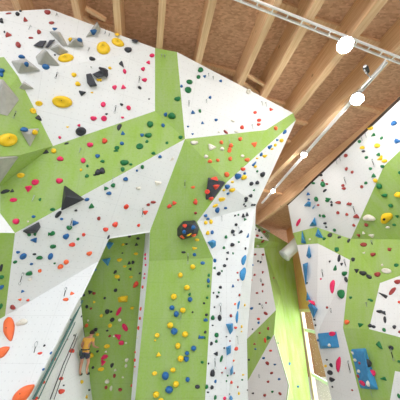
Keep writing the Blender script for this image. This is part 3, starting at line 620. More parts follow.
HOLDS = """
k 17.5 14 5 4 -30|k 20.5 11 3 2 -20|k 1 21 6 5|R 25.5 20 4 5|R 8.5 35 6 5 30|k 4.5 32 2 2|R 18.5 45 6 6|R 39 32 4 5|R 31 38 5 2|R 47.5 12.5 6 5|R 9 13.5 7 1.6 10|R 51.5 23 6 3|
b 54.5 29 5 3|b 93 31.5 6 6|b 79.5 40 5 5|y 71 40 4 4|b 22 57 6 4|b 26.5 64 5 5|b 46 67 7 6|b 1.5 71 6 5|b 1.5 75 5 4|k 55 55 2 2|
y 66 58.5 15 8 8 B|k 92 59 6 4 -15|y 74 75 5 5|y 78 84 5 5|k 82 93 7 5.5|n 91 67 2 2|y 92 92.5 2.5 2|y 98 80 4 3|y 62.5 102 20 12 -8 B|
y 118 43 13 7 -25 B|y 103.5 49 13 12 0 B|k 128 50 7 6|k 121.5 64 7 4 -65|y 110 68 4 3|k 103 72 8 6 -30 W|p 124.5 71.5 4 5|p 143 69 4 4|p 148.3 62.5 4 4|p 144.5 80 5 4|p 114.5 87.3 5 4.5|p 123.5 87.3 5 4.5|k 139.8 87.8 4 3 -30|k 149 99 2 1.5|y 100.5 80 3 3|p 152 55.5 5 4|
g 189.5 82 6 5|g 188 90 6 7|b 181.5 86.3 3 3|g 200.5 70 6 5|g 198.5 77 4 4|g 177.5 99 6 5|b 204.5 76.5 3 3|b 220.5 81 3 3|b 210 97.5 3 3|w 248.5 91.5 5 5|
y 39 103.5 7 5.5|y 33 111 6 6|k 38.5 118 7 5 -55|y 7.5 140 17 15 20 B|b 24.5 130.5 8 4|y 34 132 6 5.5|
p 93.5 118.5 6 5|p 79 125.5 3 3|k 81 131.5 10.5 9|y 67.5 127 3 2|p 59.7 137.5 3.3 3|k 66.5 143.5 4.5 2 15|p 90 145 6 5|
p 103.2 104.5 5 5.5|p 104 118.5 5.5 6|p 128.5 108 5 5|k 121.5 104.5 4 2.5 -40|k 106.5 114 3 2|p 122.5 117.5 3 2.5|k 119.3 127 6.5 4.5 65|b 123 133.5 4 4|r 104.7 141 6 5|b 122 143.5 4 4|g 117 148 5 4|b 142 135 3.5 4|g 148.3 135.5 7 5|g 147 141.5 3.5 3|g 139.7 146.5 7 6|g 150 124.5 6 7|
g 172 116 7 7|b 165.5 114.5 4 4|b 163 125.5 4 4|b 188 126.5 2.5 2|b 193 112.5 4 4|b 192.5 134 2.3 2|g 180.5 137.5 4 4|g 167 143 3 3|w 194 143 7 4.5|g 200 111 3 4|
b 202.5 123 3 3|b 216 120 3 3|w 233 121 5 2 -20|r 242 127.5 3.5 4.5|w 236 131.5 5 2.5|R 225.5 132 5 2.5 -40|w 219 132 3 2|o 240 139 4 4|o 221.5 142.5 4 4|o 230.8 145.7 4.5 4.5|o 229.5 149.2 4.5 3.5|w 211.5 147.3 8 6.5|w 222 149 4 4|
r 271 109.5 4 3.5|r 255 112.5 3.3 3.3|r 259 120.3 4 3.5|r 258.5 124.5 3.5 3|o 275.5 128.5 4 4|o 254 144.5 5 5|y 281.5 140.5 4.5 4|b 284.5 132 5 3 40|b 269.5 147 5 3.5 30|y 275 145 3 3|y 272 149 3 2|b 277 140 2.5 2.5|
y 370.5 128 5 4.5|g 373.5 135 5 3.5 30|g 359.5 141.5 3.5 3.5|g 381.5 138 4 3 30|y 377.5 145.5 5.5 5|y 362.5 147.5 4.5 3.5|b 394 123 5.5 5.5|b 397.5 141 6 5.5|
k 46 152 6 4.5 30|y 21 175.5 7.5 5|p 35.5 182.3 7 6|p 28.5 188.5 7 6.5|k 5.5 191.5 8.5 4 20|k 12.5 191 3.5 3.5|p 13.5 200 7 4.5|g 40 199.5 3 3|
y 54 151 6 5|p 60.5 159 6 5|p 83 160.7 5.5 5.5|b 97.5 156 4.5 4.5|g 87.5 166 3 3|g 87 176 4.3 3.5|k 98 172.5 6 6|k 94.7 175 3 2|p 59.3 181 6.5 6|b 87 199.5 5 3.5|y 81 170 2.5 3|
g 102.7 161.3 4 3.5|k 102 171 7 6 25|g 124.3 162.8 8 6|g 131 164.5 3 2.5|g 122.5 169.5 4.5 5|g 142.5 167 4 4.5|b 137 170.5 2.5 2.5|b 125.7 179 4.7 4.5|g 113 185.3 5 4|g 106 188.3 5 4|b 109 193.2 5 4|w 138.5 188 5 3|g 116 151 5 2|
g 153.5 153.3 4 3.5|b 160 156.7 3.5 3.5|w 172 159 5 3 40|w 157.5 183 7 5|o 193 187.3 4 3|o 195.5 199.5 3 2|
o 229.3 151 4 3.5|w 206 156.5 4 4|o 210 161.5 4.3 4|o 217.5 160.3 4 3.3|o 230 158.8 4 4|w 242.5 156 3.5 3|o 247 160 5 4|r 242.7 169 4 4|o 226.5 174.7 5.5 5.5|b 237.5 176.3 5.5 7|y 244 177.3 6 5|b 244.7 173.5 3 3|y 232.5 182 3.5 2.5|b 227 186.5 4.5 5 0|y 224 190 3.5 2.5|y 232 190 6 4|b 228 193.5 3 2.5|r 214.5 179.5 5.5 4|r 215.7 186.5 5.5 5|r 207.2 191.7 5 5|y 222 198.7 6.5 3|r 211 198.5 5 3.5|k 246 198.3 3.5 3.5|
b 261 154.5 4 2.5 45|y 264.3 156 5 3|y 257 158.3 2.5 2|b 253.7 164.3 6 2.5 45|y 255 166.5 3.5 3|k 262.3 174.5 4 6|g 257.3 171.3 2.5 2.5|k 257.2 182.6 3.5 4.5|k 251.2 183.7 3.5 4.5|k 250.4 195.7 3.5 4|g 254 190.2 2.3 2.3|
R 346 155.5 4 3.5|R 346.5 168.8 3 3.5|R 343 185.5 3.3 3|R 344 188.5 4 3|k 321 175 3 3|g 323.3 184 4.5 6|R 322.5 180.3 2.5 2|R 327 184 2.5 2.3|k 325 190.5 4 2.5 40|g 313.5 183 3 2.7|b 308.5 194 3 3|g 316.5 198.7 4 4.5|g 328 199.3 5 4|b 309 199.5 2.5 2|
k 363.5 151.3 3.3 2.5|g 366.5 157.5 3.3 3|g 378.7 154.5 4 4|y 380.5 158.3 7 4 40|y 385 160.9 6.5 3.5 15|g 382.5 166.3 4 3.5|g 370.5 168.5 3.3 3.3|R 352.3 172 3 3|g 374 175.7 4 4|y 375.5 180.5 4.5 4.5|g 366 183 3.5 3|R 362 186.8 3.5 3|g 379 186 6.5 5.5|g 384.7 195.3 6 4|g 399.5 172.5 3 3|y 398.5 194.5 7 6|
p 16.5 221.5 7.5 6|b 33.5 216.7 4.5 3|w 28 221.5 2 2|g 29.3 234.3 4.5 4|g 35 233.8 3.5 4|b 34.3 240 7 5|g 49.5 234 4 3.5|
g 52.5 209.5 5 3.5|k 58.3 214.3 8.5 4.5 48|b 61.5 219 4 2.7|b 75 223 7 5.5|g 69.2 227.5 5.5 5|g 91.5 206.2 5.5 5|k 76 210.5 3 2.5|R 99 218.5 4 4|b 66 236.5 6 6.5|g 52.5 233.5 5.5 5|r 83.5 234.7 4 3.7|g 78 239 3 3|r 72.3 244.5 6 4.5|g 53 246.5 6 4.5|
r 126.3 206.7 5 5|r 145 212.3 5 4.5|r 115 224.5 6 5|r 105.5 229.3 5 4.5|r 138.5 225.3 3.3 3|R 148.5 204.7 4 3|k 108.5 237 5 2 60|k 129.5 236 3.3 3|k 138 238.5 3.3 3|k 136.5 244.5 3.3 3.3|k 126.5 244 2.5 2|y 123 244.5 3 2.5|y 132.5 234 2 2|
r 174.3 203 4.5 4.5|r 169.5 206.2 5 4|R 153.2 202.2 5 3|r 195.5 202.3 5 4.5|R 195.5 213 3 3|r 184.8 225.7 5 3.5 -20|b 193.3 227.3 4 5|b 184.3 232 4.3 4.3|y 189.3 234.3 3 3.5|o 182.2 236.6 4.5 3|o 194 234.6 3.5 3|y 197.3 239.8 5 3|y 194.2 248.3 5 3|
y 215.2 205.6 5.5 3 25|y 221 200.3 6 2.5|b 217.2 210 4.5 5.3|b 225.5 208 3 2.5|b 205.7 215.5 3.3 3.3|b 208 218.8 3.3 2.8|y 205.5 222.6 4 4|y 210.7 221.7 4 5|y 207.7 233 3.5 5|b 212.2 232.3 3 4.5|k 246 200.6 3 3|k 244 204.3 2 2|k 245.5 206 2 2|k 235 215.6 2 2|g 238.3 214.8 2 2|k 243.3 215.8 3.3 4.3|k 247 214.5 3 4.5|g 245 219.3 3 3|k 236 224.6 2.7 3|k 232.7 231.5 4.3 4|k 234 235 2.3 2.3|k 240.7 232 5 3 40|g 226 237 2.7 4|k 232.3 244.7 4.2 4.2|g 238.8 242 2 2|g 224 247.7 2.7 3.5|k 245.5 248.5 2 3|
k 252 205 2.3 2.3|k 254.3 204.8 2 2.3|R 264 231.8 3.3 2.5|k 255.3 229.5 2 2|R 257 235.7 3.3 2.7|R 263 241 3 2.7|k 259 230.5 2 3|w 258 246.3 2.5 2.5|p 298.5 222.5 8 3 60|g 261.5 237.5 2 2|
g 316.5 200.5 3.5 2.5|g 327.3 200.8 4 3|k 331.5 202 2.5 2|k 331.7 204.8 2.3 3|R 318.2 205 2.5 2.3|R 338.2 202.5 6.5 2.8|R 348.8 204 4 3.5|R 338 212.7 2.8 3.3|R 347 214.5 3 3|g 320 215.5 2 2.7|g 324 216 4 3.3|k 325 223.2 4 2|k 326.3 227 2.2 1.8|g 334.5 230 3 3|k 330.2 235.2 4 5|k 339.5 237.3 3.3 2.7|g 324.3 238.7 3.3 2.7|k 348.7 240.7 3 4|w 310 239.5 2 2|g 336.6 249 4 4.5|
R 350.5 204 3 3|R 356.7 216.5 6 4.5|R 354 225.2 3.3 3|w 369 218 11 7.5 5 B|y 386.3 218 12 10.5 50 E|g 390.7 205.6 5 4|g 397.2 216.4 4 3|g 394.3 224.8 3.3 3|R 366.2 224.8 4.3 3.7|w 388 227.3 4 2.7|w 371.7 235.7 6 4|w 363.7 233 2.5 3|R 358.6 235.4 4 3.5|R 363.8 244.7 6 4.5|R 389.3 249 4.5 3|
b 18 252.2 4 3|b 23.3 256.3 7 6.5|k 34.7 254.2 4.5 2.3|g 39.7 257.7 6.3 4.2|b 50.5 256.3 7 5 65|g 15.2 262 4.3 3.3|b 31.5 264 3.3 2.5|g 29.3 273.4 6.3 5.3|o 40 270.7 4.3 3.5|w 30 279 4 3|k 1 267.8 4 7|g 1.7 277 6.5 4|b 1.5 287 5 4.5|b 22.6 291.3 3.5 3|o 20 299.5 4 2.5|
o 89.3 253.5 5.3 5|o 66 262 6 5|o 60.5 266.5 5.5 5|g 54.8 263.3 3 2|b 94 269.3 5 4|o 72.2 293.5 4 3.5|o 66 299.5 5 4|k 83.8 295 3 3|k 90 292 4.5 4|R 94 293.3 3.5 3.5|
y 119.5 259.8 5.5 3.5|k 129.2 263 3.3 3.5|k 133 262.3 3.5 3.5|k 130.3 269 3.3 3.3|y 124.7 266.3 3.5 2.5|k 115.2 272 4.3 3 50|y 117 276.6 6 4|k 119 280 2.3 2.3|k 139.8 273.2 2.2 2|y 131 277 3.5 2.5|k 115.4 290.3 4.5 3.5 50|r 135.7 284.5 8.5 4 50|k 104.7 298 2.5 2.5|y 136 253.7 4 3|k 122.5 253 2 1.5|
p 145.6 254.5 2 3|p 145.6 258.7 2.5 3|p 146 265 2 2.5|p 145 274 2 2|p 144.5 278 2 2.5|r 143 287 2 3.5|
k 183.6 252.2 4.3 2.5|b 194.6 254.5 4.3 3.5|y 192.7 266.8 5.3 5 0 S|y 180.4 275 5 5.3 0 S|y 187 287.5 6 5.3 0 S|y 173.8 296.5 6 6 0 S|b 190 299.3 5 5 0 S|g 189.6 294.3 3 3|
b 202.7 263 4.3 3.7|b 214.8 260.5 3 4.5|g 214.6 268 2.7 3|k 227.7 252.7 3 3|g 233 253.3 2 2.5|k 227 259 2 3|k 224.6 265.6 3.3 3.5|k 218.8 273.6 4 4|g 221.8 271 2 2.3|g 209 275.2 3 3.5|b 208.5 280.5 3.5 5|g 208.2 286 3 3|k 220.5 287.3 3.7 3|k 217.2 296.5 3 3.3|g 218.7 292.3 2.5 2.3|k 213.5 292.8 2 2|b 233 286 2.5 3.5|R 238 280 1.8 2|R 239.5 295 2 3|R 237.5 272.7 2 2|g 207.4 297.7 3 2.7|
B 243.7 260 10 4.5 80 B|B 242.8 274 13 6 86 B|B 238.5 305 8 2.5 80 B|B 237 317 12 2.7 88 B|b 247.8 236 5 2.2 70|
R 255.2 254.6 2.3 2.3|R 263 254.7 2.7 2.3|k 258 261.3 2 2|k 260.6 262.2 2.3 2.3|b 252.7 265 2.2 2.2|R 262.7 272.2 2.3 3|R 254.7 274.8 2.3 2.7|R 262.8 284.6 2.3 2.7|R 257 293 2.7 2|R 262.7 291.3 2 2.3|R 273.7 278 2.5 2|r 251.7 280 1.8 1.5|
k 339.3 258.5 7 3 80|k 341.6 264.2 3 3|g 335.2 268.6 6 3.3 70|g 344.7 273.6 4.5 5.5|k 346.2 279.5 5 3.5 -60|p 332.6 286.6 12 4.8 84 B|g 342 294.3 8.5 6 75|k 329.7 261.5 2 2.3|p 321 279 2 2|k 307 283 2 2|g 337 250.3 4 3|
k 353 259.6 4 4|k 356.6 270.5 4.5 4.5 -30|k 363 273.3 7 5 -15|k 368.8 276.6 7 4 -30|R 377.6 274.6 6 5|w 386.5 271 9.5 5.5 -10|w 382.2 265 2.5 2.5|R 373 254.5 5 4.5|w 364 252.9 3 2|g 396.5 265.2 4.5 3.5|R 397.7 281.8 7.5 4.5|R 392.5 291.3 9.5 4 48|k 383.7 295.4 10.5 3.3 -30|g 350.7 297.5 3 3|g 369.5 299.5 4 2|R 389.7 250 4 2.5|
R 12.7 307.2 5.5 5 30|g 0.7 306.6 4 6|O 9.5 329 24 12.5 -82 B|O 3 352 17 9 35 B|w 22 322.5 11 6.5 15 B|k 44.5 345.6 2.3 2.3|O 24 394 29 13 40 B|r 28 300 3 2.5|
k 87 306.6 3.5 3.5|R 91 308.4 2.5 2.5|y 94.3 302 2.5 2.5|o 86.6 325.5 4 4|k 95.6 329.5 5 3.5|y 97.5 334.5 4 3.5|k 81.2 316.3 2 2|k 70.5 319.5 1.8 2|R 67 339.3 2.2 2.2|k 73.7 335.3 2 2|r 71.7 350.8 6 5|r 53.2 359.5 6.5 5.5|w 88 320.5 2 2|
k 107.4 311.4 5.3 4.5 30|k 111.2 311.6 2.5 2.5|k 112.3 319.6 4.5 4.5|p 118.8 311.3 9.5 4 62|p 125 327.3 8 5.3 -55|p 118.2 336.6 7.5 5.5 -40|p 121.7 342.8 6.5 5|y 132.2 308 3.5 3|w 119.8 320 3 3|y 110 325.5 4 4|y 101.3 315.6 3.5 3|k 107.3 330.5 2.5 2.3|R 109.8 336 3 2.7|y 107 346.3 5.5 4.5|w 126 343 2.2 2|w 114 336.3 2 2|
r 141 308.7 2 4|r 140.3 318.3 2.3 3.3|r 138.8 328 2 4.5|w 137.9 337.5 2.5 3.5|
b 172 307.6 5.3 5 0 S|b 176.3 313.8 5.3 6.3 0 S|y 182.8 310 5.8 5.5 0 S|y 170.2 325 6.3 6 0 S|b 174.3 331 7 7 0 S|y 185.1 334 6.3 6 0 S|y 177.9 345.5 5.3 6.3 0 S|b 193.6 348 5.5 5.5 0 S|y 157.2 335.3 4.5 5|k 192.6 312.1 2 2|b 199.5 337 2.5 4|y 155 340.3 2.5 2|
k 204 303.2 2.7 2.3|g 212.8 317.8 3.7 5.7|k 219.6 317.8 3.7 7|k 214.5 307.1 2 2|k 206.5 314.8 3 3|b 205.7 320 4.3 4|b 201.8 337.3 5 3|g 204.6 337.5 2.5 3|k 205.2 332 2.7 3|k 212.6 325.3 2 1.8|g 216.8 335 5 5|g 216.3 341.3 2.7 4|k 211.4 343.5 3.3 3.7|R 231 315.6 3 3.5|r 235.5 327.7 3 3|k 226.4 336.6 1.8 1.5|y 241.3 326.5 2 3|R 230 341 2 2|r 236 348.6 4.5 4|k 224.2 348 1.8 2|o 235 304 2 2.5|y 244.5 305 2 3|y 241.5 331.5 1.8 1.8|
b 251.6 308.4 3.5 2.7|k 259.8 304 2.3 2|R 266 302.8 2.3 2|R 265.7 313.4 4.5 3 -40|r 258.6 319 3 2.7|b 258.6 322.7 2.7 2.5|R 268.2 328.5 2.7 3.5|g 268.6 337.8 4 4.3|r 265.2 340.2 2.7 5.5|R 259.7 333 2.3 2|R 254.6 344 2.5 2.3|k 252.6 329.2 1.5 2|b 255.5 349 2 2|
p 311.8 303.3 6.5 5 -30|R 327 307.5 2.7 2.7|o 347.2 322.2 5.5 4.5|k 314.5 319.7 2 2|k 315.5 325.2 2 2.3|p 332.5 334 6 4.5|w 329.5 345.3 3.7 2.7 -40|b 318.3 340.5 2 3|
k 379.8 311.6 6.5 3.3 -5|k 384 313 5 3.6 -35|k 384.9 319.3 8 3 -85|k 370.2 325.8 4 3.8 -20|k 373.7 326.7 4 3.3 -10|g 384.4 330 4 4|k 394.4 327 4 4|g 360.3 324.8 5.5 4.5|g 379.3 344.8 9 4.7 -60|k 391 347.6 4.7 5|g 371.3 300.6 4 2.5|r 399.5 302.2 3 3|R 399.7 332 2.5 3|
r 40 353.3 4.5 3|b 43.4 369.4 2.5 3|r 43.4 382.3 4.3 3.3|r 35 398.6 6 4|b 51 353 2.5 3|
r 61 378.6 4.7 3.7|r 61 391.6 6.3 5.7|k 63.6 385.4 2.2 2|y 81.4 381.9 4 4|k 89 390 2.5 2.5|y 86.5 397 3 4|y 91.2 355.5 4.7 5.5|k 97.5 351.3 3 2.5|k 93 367.5 2.7 3|y 99.5 369.3 3 3.5|
p 104.6 357 7 5 25|p 103 362.5 5 6|k 112 365.2 3.6 4.6|y 101.5 369.2 5 4|w 126.6 360 4 4|w 126 365.8 2.5 4|w 115.3 370.2 2.5 2.5|R 114.3 375.7 3.3 4.3|w 122.9 377.2 2.5 2.2|w 107.4 381.2 4.3 5|w 111.1 388.2 3 5|R 106.3 387.3 3.5 4|R 120 389.6 4.5 3.5|w 106 351.8 2.5 2.3|y 94 339 2 2|
r 135.3 352.2 2 2.5|r 135 360 2.7 3.7|r 135 366.7 2 2|r 132 385.4 3 3|w 134.8 371 2 3|
y 158.6 354.7 4.3 4.3|y 180.6 358.3 6.3 6.3 0 S|b 186.2 358.8 4.7 6|b 187 353 4.5 4.3 0 S|y 172.9 369.7 5.7 4.7 0 S|y 154.6 373.3 4.7 4.5|b 165.5 375.2 7.3 8.3 0 S|b 187.6 379.1 4.5 5 0 S|y 176 383.6 6.3 6.3 0 S|b 169.2 389.1 8 7.3 0 S|y 156.2 394 6.5 6.5 0 S|y 161 399.6 5.5 4 0 S|k 197.5 386.6 4.7 4.5|
g 202.2 362.2 3 3|k 216 353.7 4.3 4.3|g 221.3 359 8.5 2.7 75|k 212.6 373.3 4.5 8.5|k 208.5 363.5 1.8 2|b 215.4 381.3 2.7 3.5|g 206.7 386.6 3 5|k 212 387.2 3.3 4.3|k 208 392.2 2.3 2.2|g 215.3 397.3 2.7 5|r 225.6 368.2 1.8 2|R 222 372.7 2 1.8|g 227.5 375.5 1.8 2|g 226.5 381 1.5 2|r 231.3 382.4 4 3 -30|R 234 373 2 2.3|o 233.5 360.6 2 2.3|R 237.6 387 1.5 2.5|p 224.6 398.3 3 4|y 238.6 393.2 2 3.5|g 242 379.7 2 2|k 229.5 394 1.5 1.5|y 243 374.7 3 2|
r 270.6 350.7 3 2.3|b 263.6 358.2 3 2.3|R 267.5 363.3 4.5 3.5 -30|b 274.8 364.5 2.5 2|R 271.6 373 3.3 2.5|b 279.2 379.1 2.7 2.5|R 268.1 381.7 3 2.3|R 280 393.6 3.5 3 -30|R 264.8 395.4 3 3|g 272.4 391.7 3 2.3|k 253 393.3 2.5 1.8|b 289.3 363.7 3.3 3.3|b 297.8 386.5 2 2.5|k 278 343 2.3 2|k 249 359.7 2 2.3|k 247.3 390 1.6 1.6|
p 338.6 364.3 15.5 4.3 86 B|k 331.4 365.2 4 3.5 -30|k 330 372.6 5 5.3|k 332.2 379.6 5 5.3|k 326.8 359.8 2.3 2|y 325.6 366 2.7 3|k 332.5 386.8 1.8 2.3|k 329.3 392.4 2.3 2.5 -45|k 320 353.4 1.7 2|
w 352.4 352.7 3.3 2.3 -30|w 355.3 360.1 3.3 3.3|w 359 371.3 2.3 4|R 358.2 376.2 2.3 4.3|p 362.6 383.2 6 4.5 -30|w 368.5 383.5 4.7 3.5 -50|k 368 363.5 10 4.5 -60|p 372.4 372.2 6 4.5 -45|R 359.8 363.2 2.3 3|g 383.8 378.7 6.5 4|g 399.3 361.5 3 3|g 399.3 396.3 3 6|R 352.2 390.2 2 2|
""".replace('\n', '').split('|')
SPEC = []
for s in HOLDS:
    s = s.split()
    if not s: continue
    c, x, y, w_, h_ = s[0], float(s[1]), float(s[2]), float(s[3]), float(s[4])
    ang = float(s[5]) if len(s) > 5 else 0.0; k = s[6] if len(s) > 6 else ''
    hh = hit(x, y)
    if hh is None: continue
    SPEC.append([c, x, y, w_, h_, ang, k, hh])
SPEC.sort(key=lambda q: -q[3] * q[4])
NH, NF = 298, 596
rest = bmesh.new(); restmats = sorted(COL)
for i, (c, x, y, w_, h_, ang, k, (pos, n, fi, d)) in enumerate(SPEC):
    a = math.radians(ang); ux, uy = math.cos(a), -math.sin(a)
    e = 1.0
    def pl(dx, dy):
        return on_plane(x + dx, y + dy, pos, n)
    E1 = pl(ux * w_ / 2, uy * w_ / 2) - pl(-ux * w_ / 2, -uy * w_ / 2)
    E2 = pl(-uy * h_ / 2, ux * h_ / 2) - pl(uy * h_ / 2, -ux * h_ / 2)
    depth = (pos - CAM).dot(Vector((0, CP, SP))); mpp = depth / F
    l1 = min(E1.length, w_ * mpp * 1.7); x1 = E1.normalized()
    y1_ = n.cross(x1); l2 = min(max(abs(E2.dot(y1_)), h_ * mpp * .8), h_ * mpp * 1.7)
    pr = min(l1, l2) * .5
    rnd = random.Random(int(x * 10) * 991 + int(y * 10))
    if k == 'S': me = UN['ball'][0]; pr = min(l1, l2) * .95
    elif c == 'O': me = UN['drop'][0]; pr = min(l1, l2) * .5
    elif k == 'B' and c == 'y': me = UN['jug'][i % 3]; pr = min(l1, l2) * .55
    elif k in 'BE' and k: me = UN['big'][i % 2]; pr = min(l1, l2) * .42
    elif k == 'W': me = UN['wedge'][0]
    else:
        fam = rnd.choice(['blob', 'blob', 'jug', 'wedge', 'bean']); me = rnd.choice(UN[fam])
    if k == '' and c != 'O' and rnd.random() < .5 and w_ < h_ * 1.4: x1, y1_ = -x1, -y1_
    mat = Matrix((x1 * l1, y1_ * l2, n * pr)).transposed().to_4x4(); mat.translation = pos + n * .002
    if i >= NF:
        b2_ = bmesh.new(); b2_.from_mesh(me); b2_.transform(mat)
        t_ = bpy.data.meshes.new('t'); b2_.to_mesh(t_); b2_.free()
        n0 = len(rest.faces); rest.from_mesh(t_); rest.faces.ensure_lookup_table()
        mi = restmats.index(c)
        for f in rest.faces[n0:]: f.material_index = mi; f.smooth = True
        bpy.data.meshes.remove(t_); continue
    o = bpy.data.objects.new('climbing_hold' if i < NH else 'foothold', me); link(o); o.matrix_world = mat
    o.material_slots[0].link = 'OBJECT'; o.material_slots[0].material = HM[c]
    if (w_ * h_ > 20 and i < NH) or k == 'E':
        bo = bpy.data.objects.new('bolt', BOLT); link(bo, o)
        q = .07 if w_ < 9 else .05
        bs = Vector((q * (l1 + l2) / 2 / l1, q * (l1 + l2) / 2 / l2, .06))
        zb = .92 if k not in 'S' or not k else .75
        if k == 'E': bs = Vector((.22, .26, .1)); zb = .95
        top = max(v.co.z for v in me.vertices if v.co.xy.length < .12) if any(v.co.xy.length < .12 for v in me.vertices) else zb
        bo.matrix_local = Matrix.Translation((0, 0, top)) @ Matrix.Diagonal((bs.x, bs.y, bs.z, 1))
    ITEMS.append([x, y, w_, h_, c, fi, o, k, 'hold' if i < NH else 'foothold'])
if len(rest.faces):
    ro = bm_obj('foothold', rest, None)
    for k_ in restmats: ro.data.materials.append(HM[k_])
    tag(ro, 'scattered tiny coloured footholds too small to count, spread over all the walls', 'foothold', kind='stuff')

# ------------------------------------------------------------ labels that single each hold out
def size_word(q):
    s = math.sqrt(q[2] * q[3]); return 'tiny' if s < 3.2 else 'small' if s < 4.6 else 'medium' if s < 7 else 'large'
def dirs(q, nb):
    out = set()
    for r in nb:
        dx, dy = r[0] - q[0], r[1] - q[1]; L_ = math.hypot(dx, dy)
        if r is q or L_ > 15 or r[4] == q[4] : continue
        nm = COL[r[4]][1]; what = 'volume' if r[6] is None else r[8]
        if abs(dx) > 1.3 * abs(dy): out.add((L_, 'left of' if dx > 0 else 'right of', nm, what))
        elif abs(dy) > 1.3 * abs(dx): out.add((L_, 'above' if dy > 0 else 'below', nm, what))
    return out
things_ = [q for q in ITEMS if q[6] is not None]
DR = {id(q): dirs(q, ITEMS) for q in things_}
ORD = ['', 'second ', 'third ', 'fourth ', 'fifth ', 'sixth ', 'seventh ', 'eighth ', 'ninth ', 'tenth ', 'eleventh ', 'twelfth ', 'thirteenth ', 'fourteenth ', 'fifteenth ', 'sixteenth ', 'seventeenth ', 'eighteenth ']
cls = {}
for q in things_: cls.setdefault((size_word(q), COL[q[4]][1], desc_of(q[5]), q[8]), []).append(q)
for (sz, cn, pd, kd), qs in cls.items():
    qs.sort(key=lambda q: q[1])
    for i, q in enumerate(qs):
        shape = 'ball-like ' if q[7] == 'S' else 'elongated ' if q[2] > 1.6 * q[3] or q[3] > 1.6 * q[2] else ''
        if len(qs) == 1: lab = f'{sz} {cn} {shape}{kd} on the {pd}, the only one there'
        else:
            lab = None
            for L_, dr, nm, what in sorted(DR[id(q)]):
                if L_ > 12: break
                if not any((dr, nm, what) == t[1:] for r in qs if r is not q for t in DR[id(r)]):
                    lab = f'{sz} {cn} {shape}{kd} just {dr} a {nm} {what} on the {pd}'; break
            if lab is None:
                if i < len(qs) / 2: lab = f'{ORD[i]}highest of the {sz} {cn} {kd}s on the {pd}'
                else: lab = f'{ORD[len(qs) - 1 - i]}lowest of the {sz} {cn} {kd}s on the {pd}'
        if len(lab.split()) > 16 and shape: lab = lab.replace(shape, '', 1)
        if len(lab.split()) > 16: lab = lab.replace('just ', '', 1)
        tag(q[6], lab, kd, ('climbing holds' if kd == 'hold' else 'footholds') + ' on the ' + pd)

# ------------------------------------------------------------ quickdraws hanging from the bolts
def ring(bm, c, rx, rz, t, ax):
    pts = [c + ax * (rx * math.cos(a)) + Vector((0, 0, rz * math.sin(a))) for a in [2 * math.pi * k / 10 for k in range(11)]]
    add_tube(bm, pts, t, 6)
DRAWS = [(31.5, 27, 6), (57.5, 15, 4), (58, 73, 8), (89.5, 49, 5), (116, 106, 9), (139.5, 77, 8), (15.5, 112, 8), (81, 149, 5), (113.5, 178, 6), (185, 180, 8), (72, 218, 8), (23, 272, 10), (67, 288, 10), (38, 342, 16),
 (142.5, 208, 8), (188, 253, 9), (373, 159, 8), (345, 177, 7), (354, 206, 7), (322.5, 270, 9), (345, 260, 7), (331.5, 309, 9), (349, 361, 9), (391.5, 349, 9), (262, 257, 5), (261, 279, 7), (262.5, 305, 8), (259.5, 375, 9),
 (251.5, 125, 5), (220, 303, 9), (188.5, 101, 7), (35, 196, 6), (372, 241, 7), (206, 100, 4), (105.5, 33, 4), (109.5, 35, 4), (208, 74, 4), (212.5, 77, 4), (261, 102, 5), (265, 103, 5), (397.5, 110, 5), (394.5, 112, 4), (362, 136, 5), (366, 133, 5), (337, 160, 4), (340.5, 157, 4), (316, 178, 4), (238, 227, 5), (221, 216, 5), (367, 303, 5), (214.5, 358, 8), (236, 336, 6), (162, 55, 4), (165, 55.5, 4), (181, 312, 6), (370, 387, 6), (229, 141, 4)]
dcls = {}
for (x, y, L_) in DRAWS:
    hh = hit(x, y)
    if hh is None: continue
    pos, n, fi, d = hh
    mpp = (pos - CAM).dot(Vector((0, CP, SP))) / F; Lw = L_ * mpp / .9
    t = empty('quickdraw', pos + n * .01); ax = n.cross(Vector((0, 0, 1))).normalized(); w3 = mpp * (.36 if L_ > 6 else .24)
    bm = bmesh.new(); add_tube(bm, [Vector((0, 0, 0)), n * .07], mpp * .3, 8); bm_obj('hanger', bm, M['steel'], t)
    o_ = n * .06
    bm = bmesh.new(); ring(bm, o_ - Vector((0, 0, Lw * .13)), Lw * .09, Lw * .13, w3 * .5, ax); bm_obj('carabiner', bm, M['steel'], t)
    bm = bmesh.new(); add_box(bm, o_ - Vector((0, 0, Lw * .5)), ax * w3, Vector((0, 0, Lw * .25)), n * w3 * .4); bm_obj('sling', bm, M['black'] if L_ > 6 else M['steel'], t)
    bm = bmesh.new(); ring(bm, o_ - Vector((0, 0, Lw * .87)), Lw * .09, Lw * .13, w3 * .5, ax); bm_obj('carabiner', bm, M['steel'], t)
    dcls.setdefault(desc_of(fi), []).append((y, x, t))
for pd, qs in dcls.items():
    qs.sort(key=lambda q: q[0]); N_ = len(qs)
    for i, (y, x, t) in enumerate(qs):
        if N_ == 1: lab = f'quickdraw hanging from a bolt on the {pd}, the only one there'
        elif i < N_ / 2: lab = f'{ORD[i]}highest of the quickdraws hanging on the {pd}'
        else: lab = f'{ORD[N_ - 1 - i]}lowest of the quickdraws hanging on the {pd}'
        tag(t, lab, 'quickdraw', 'quickdraws on the ' + pd)

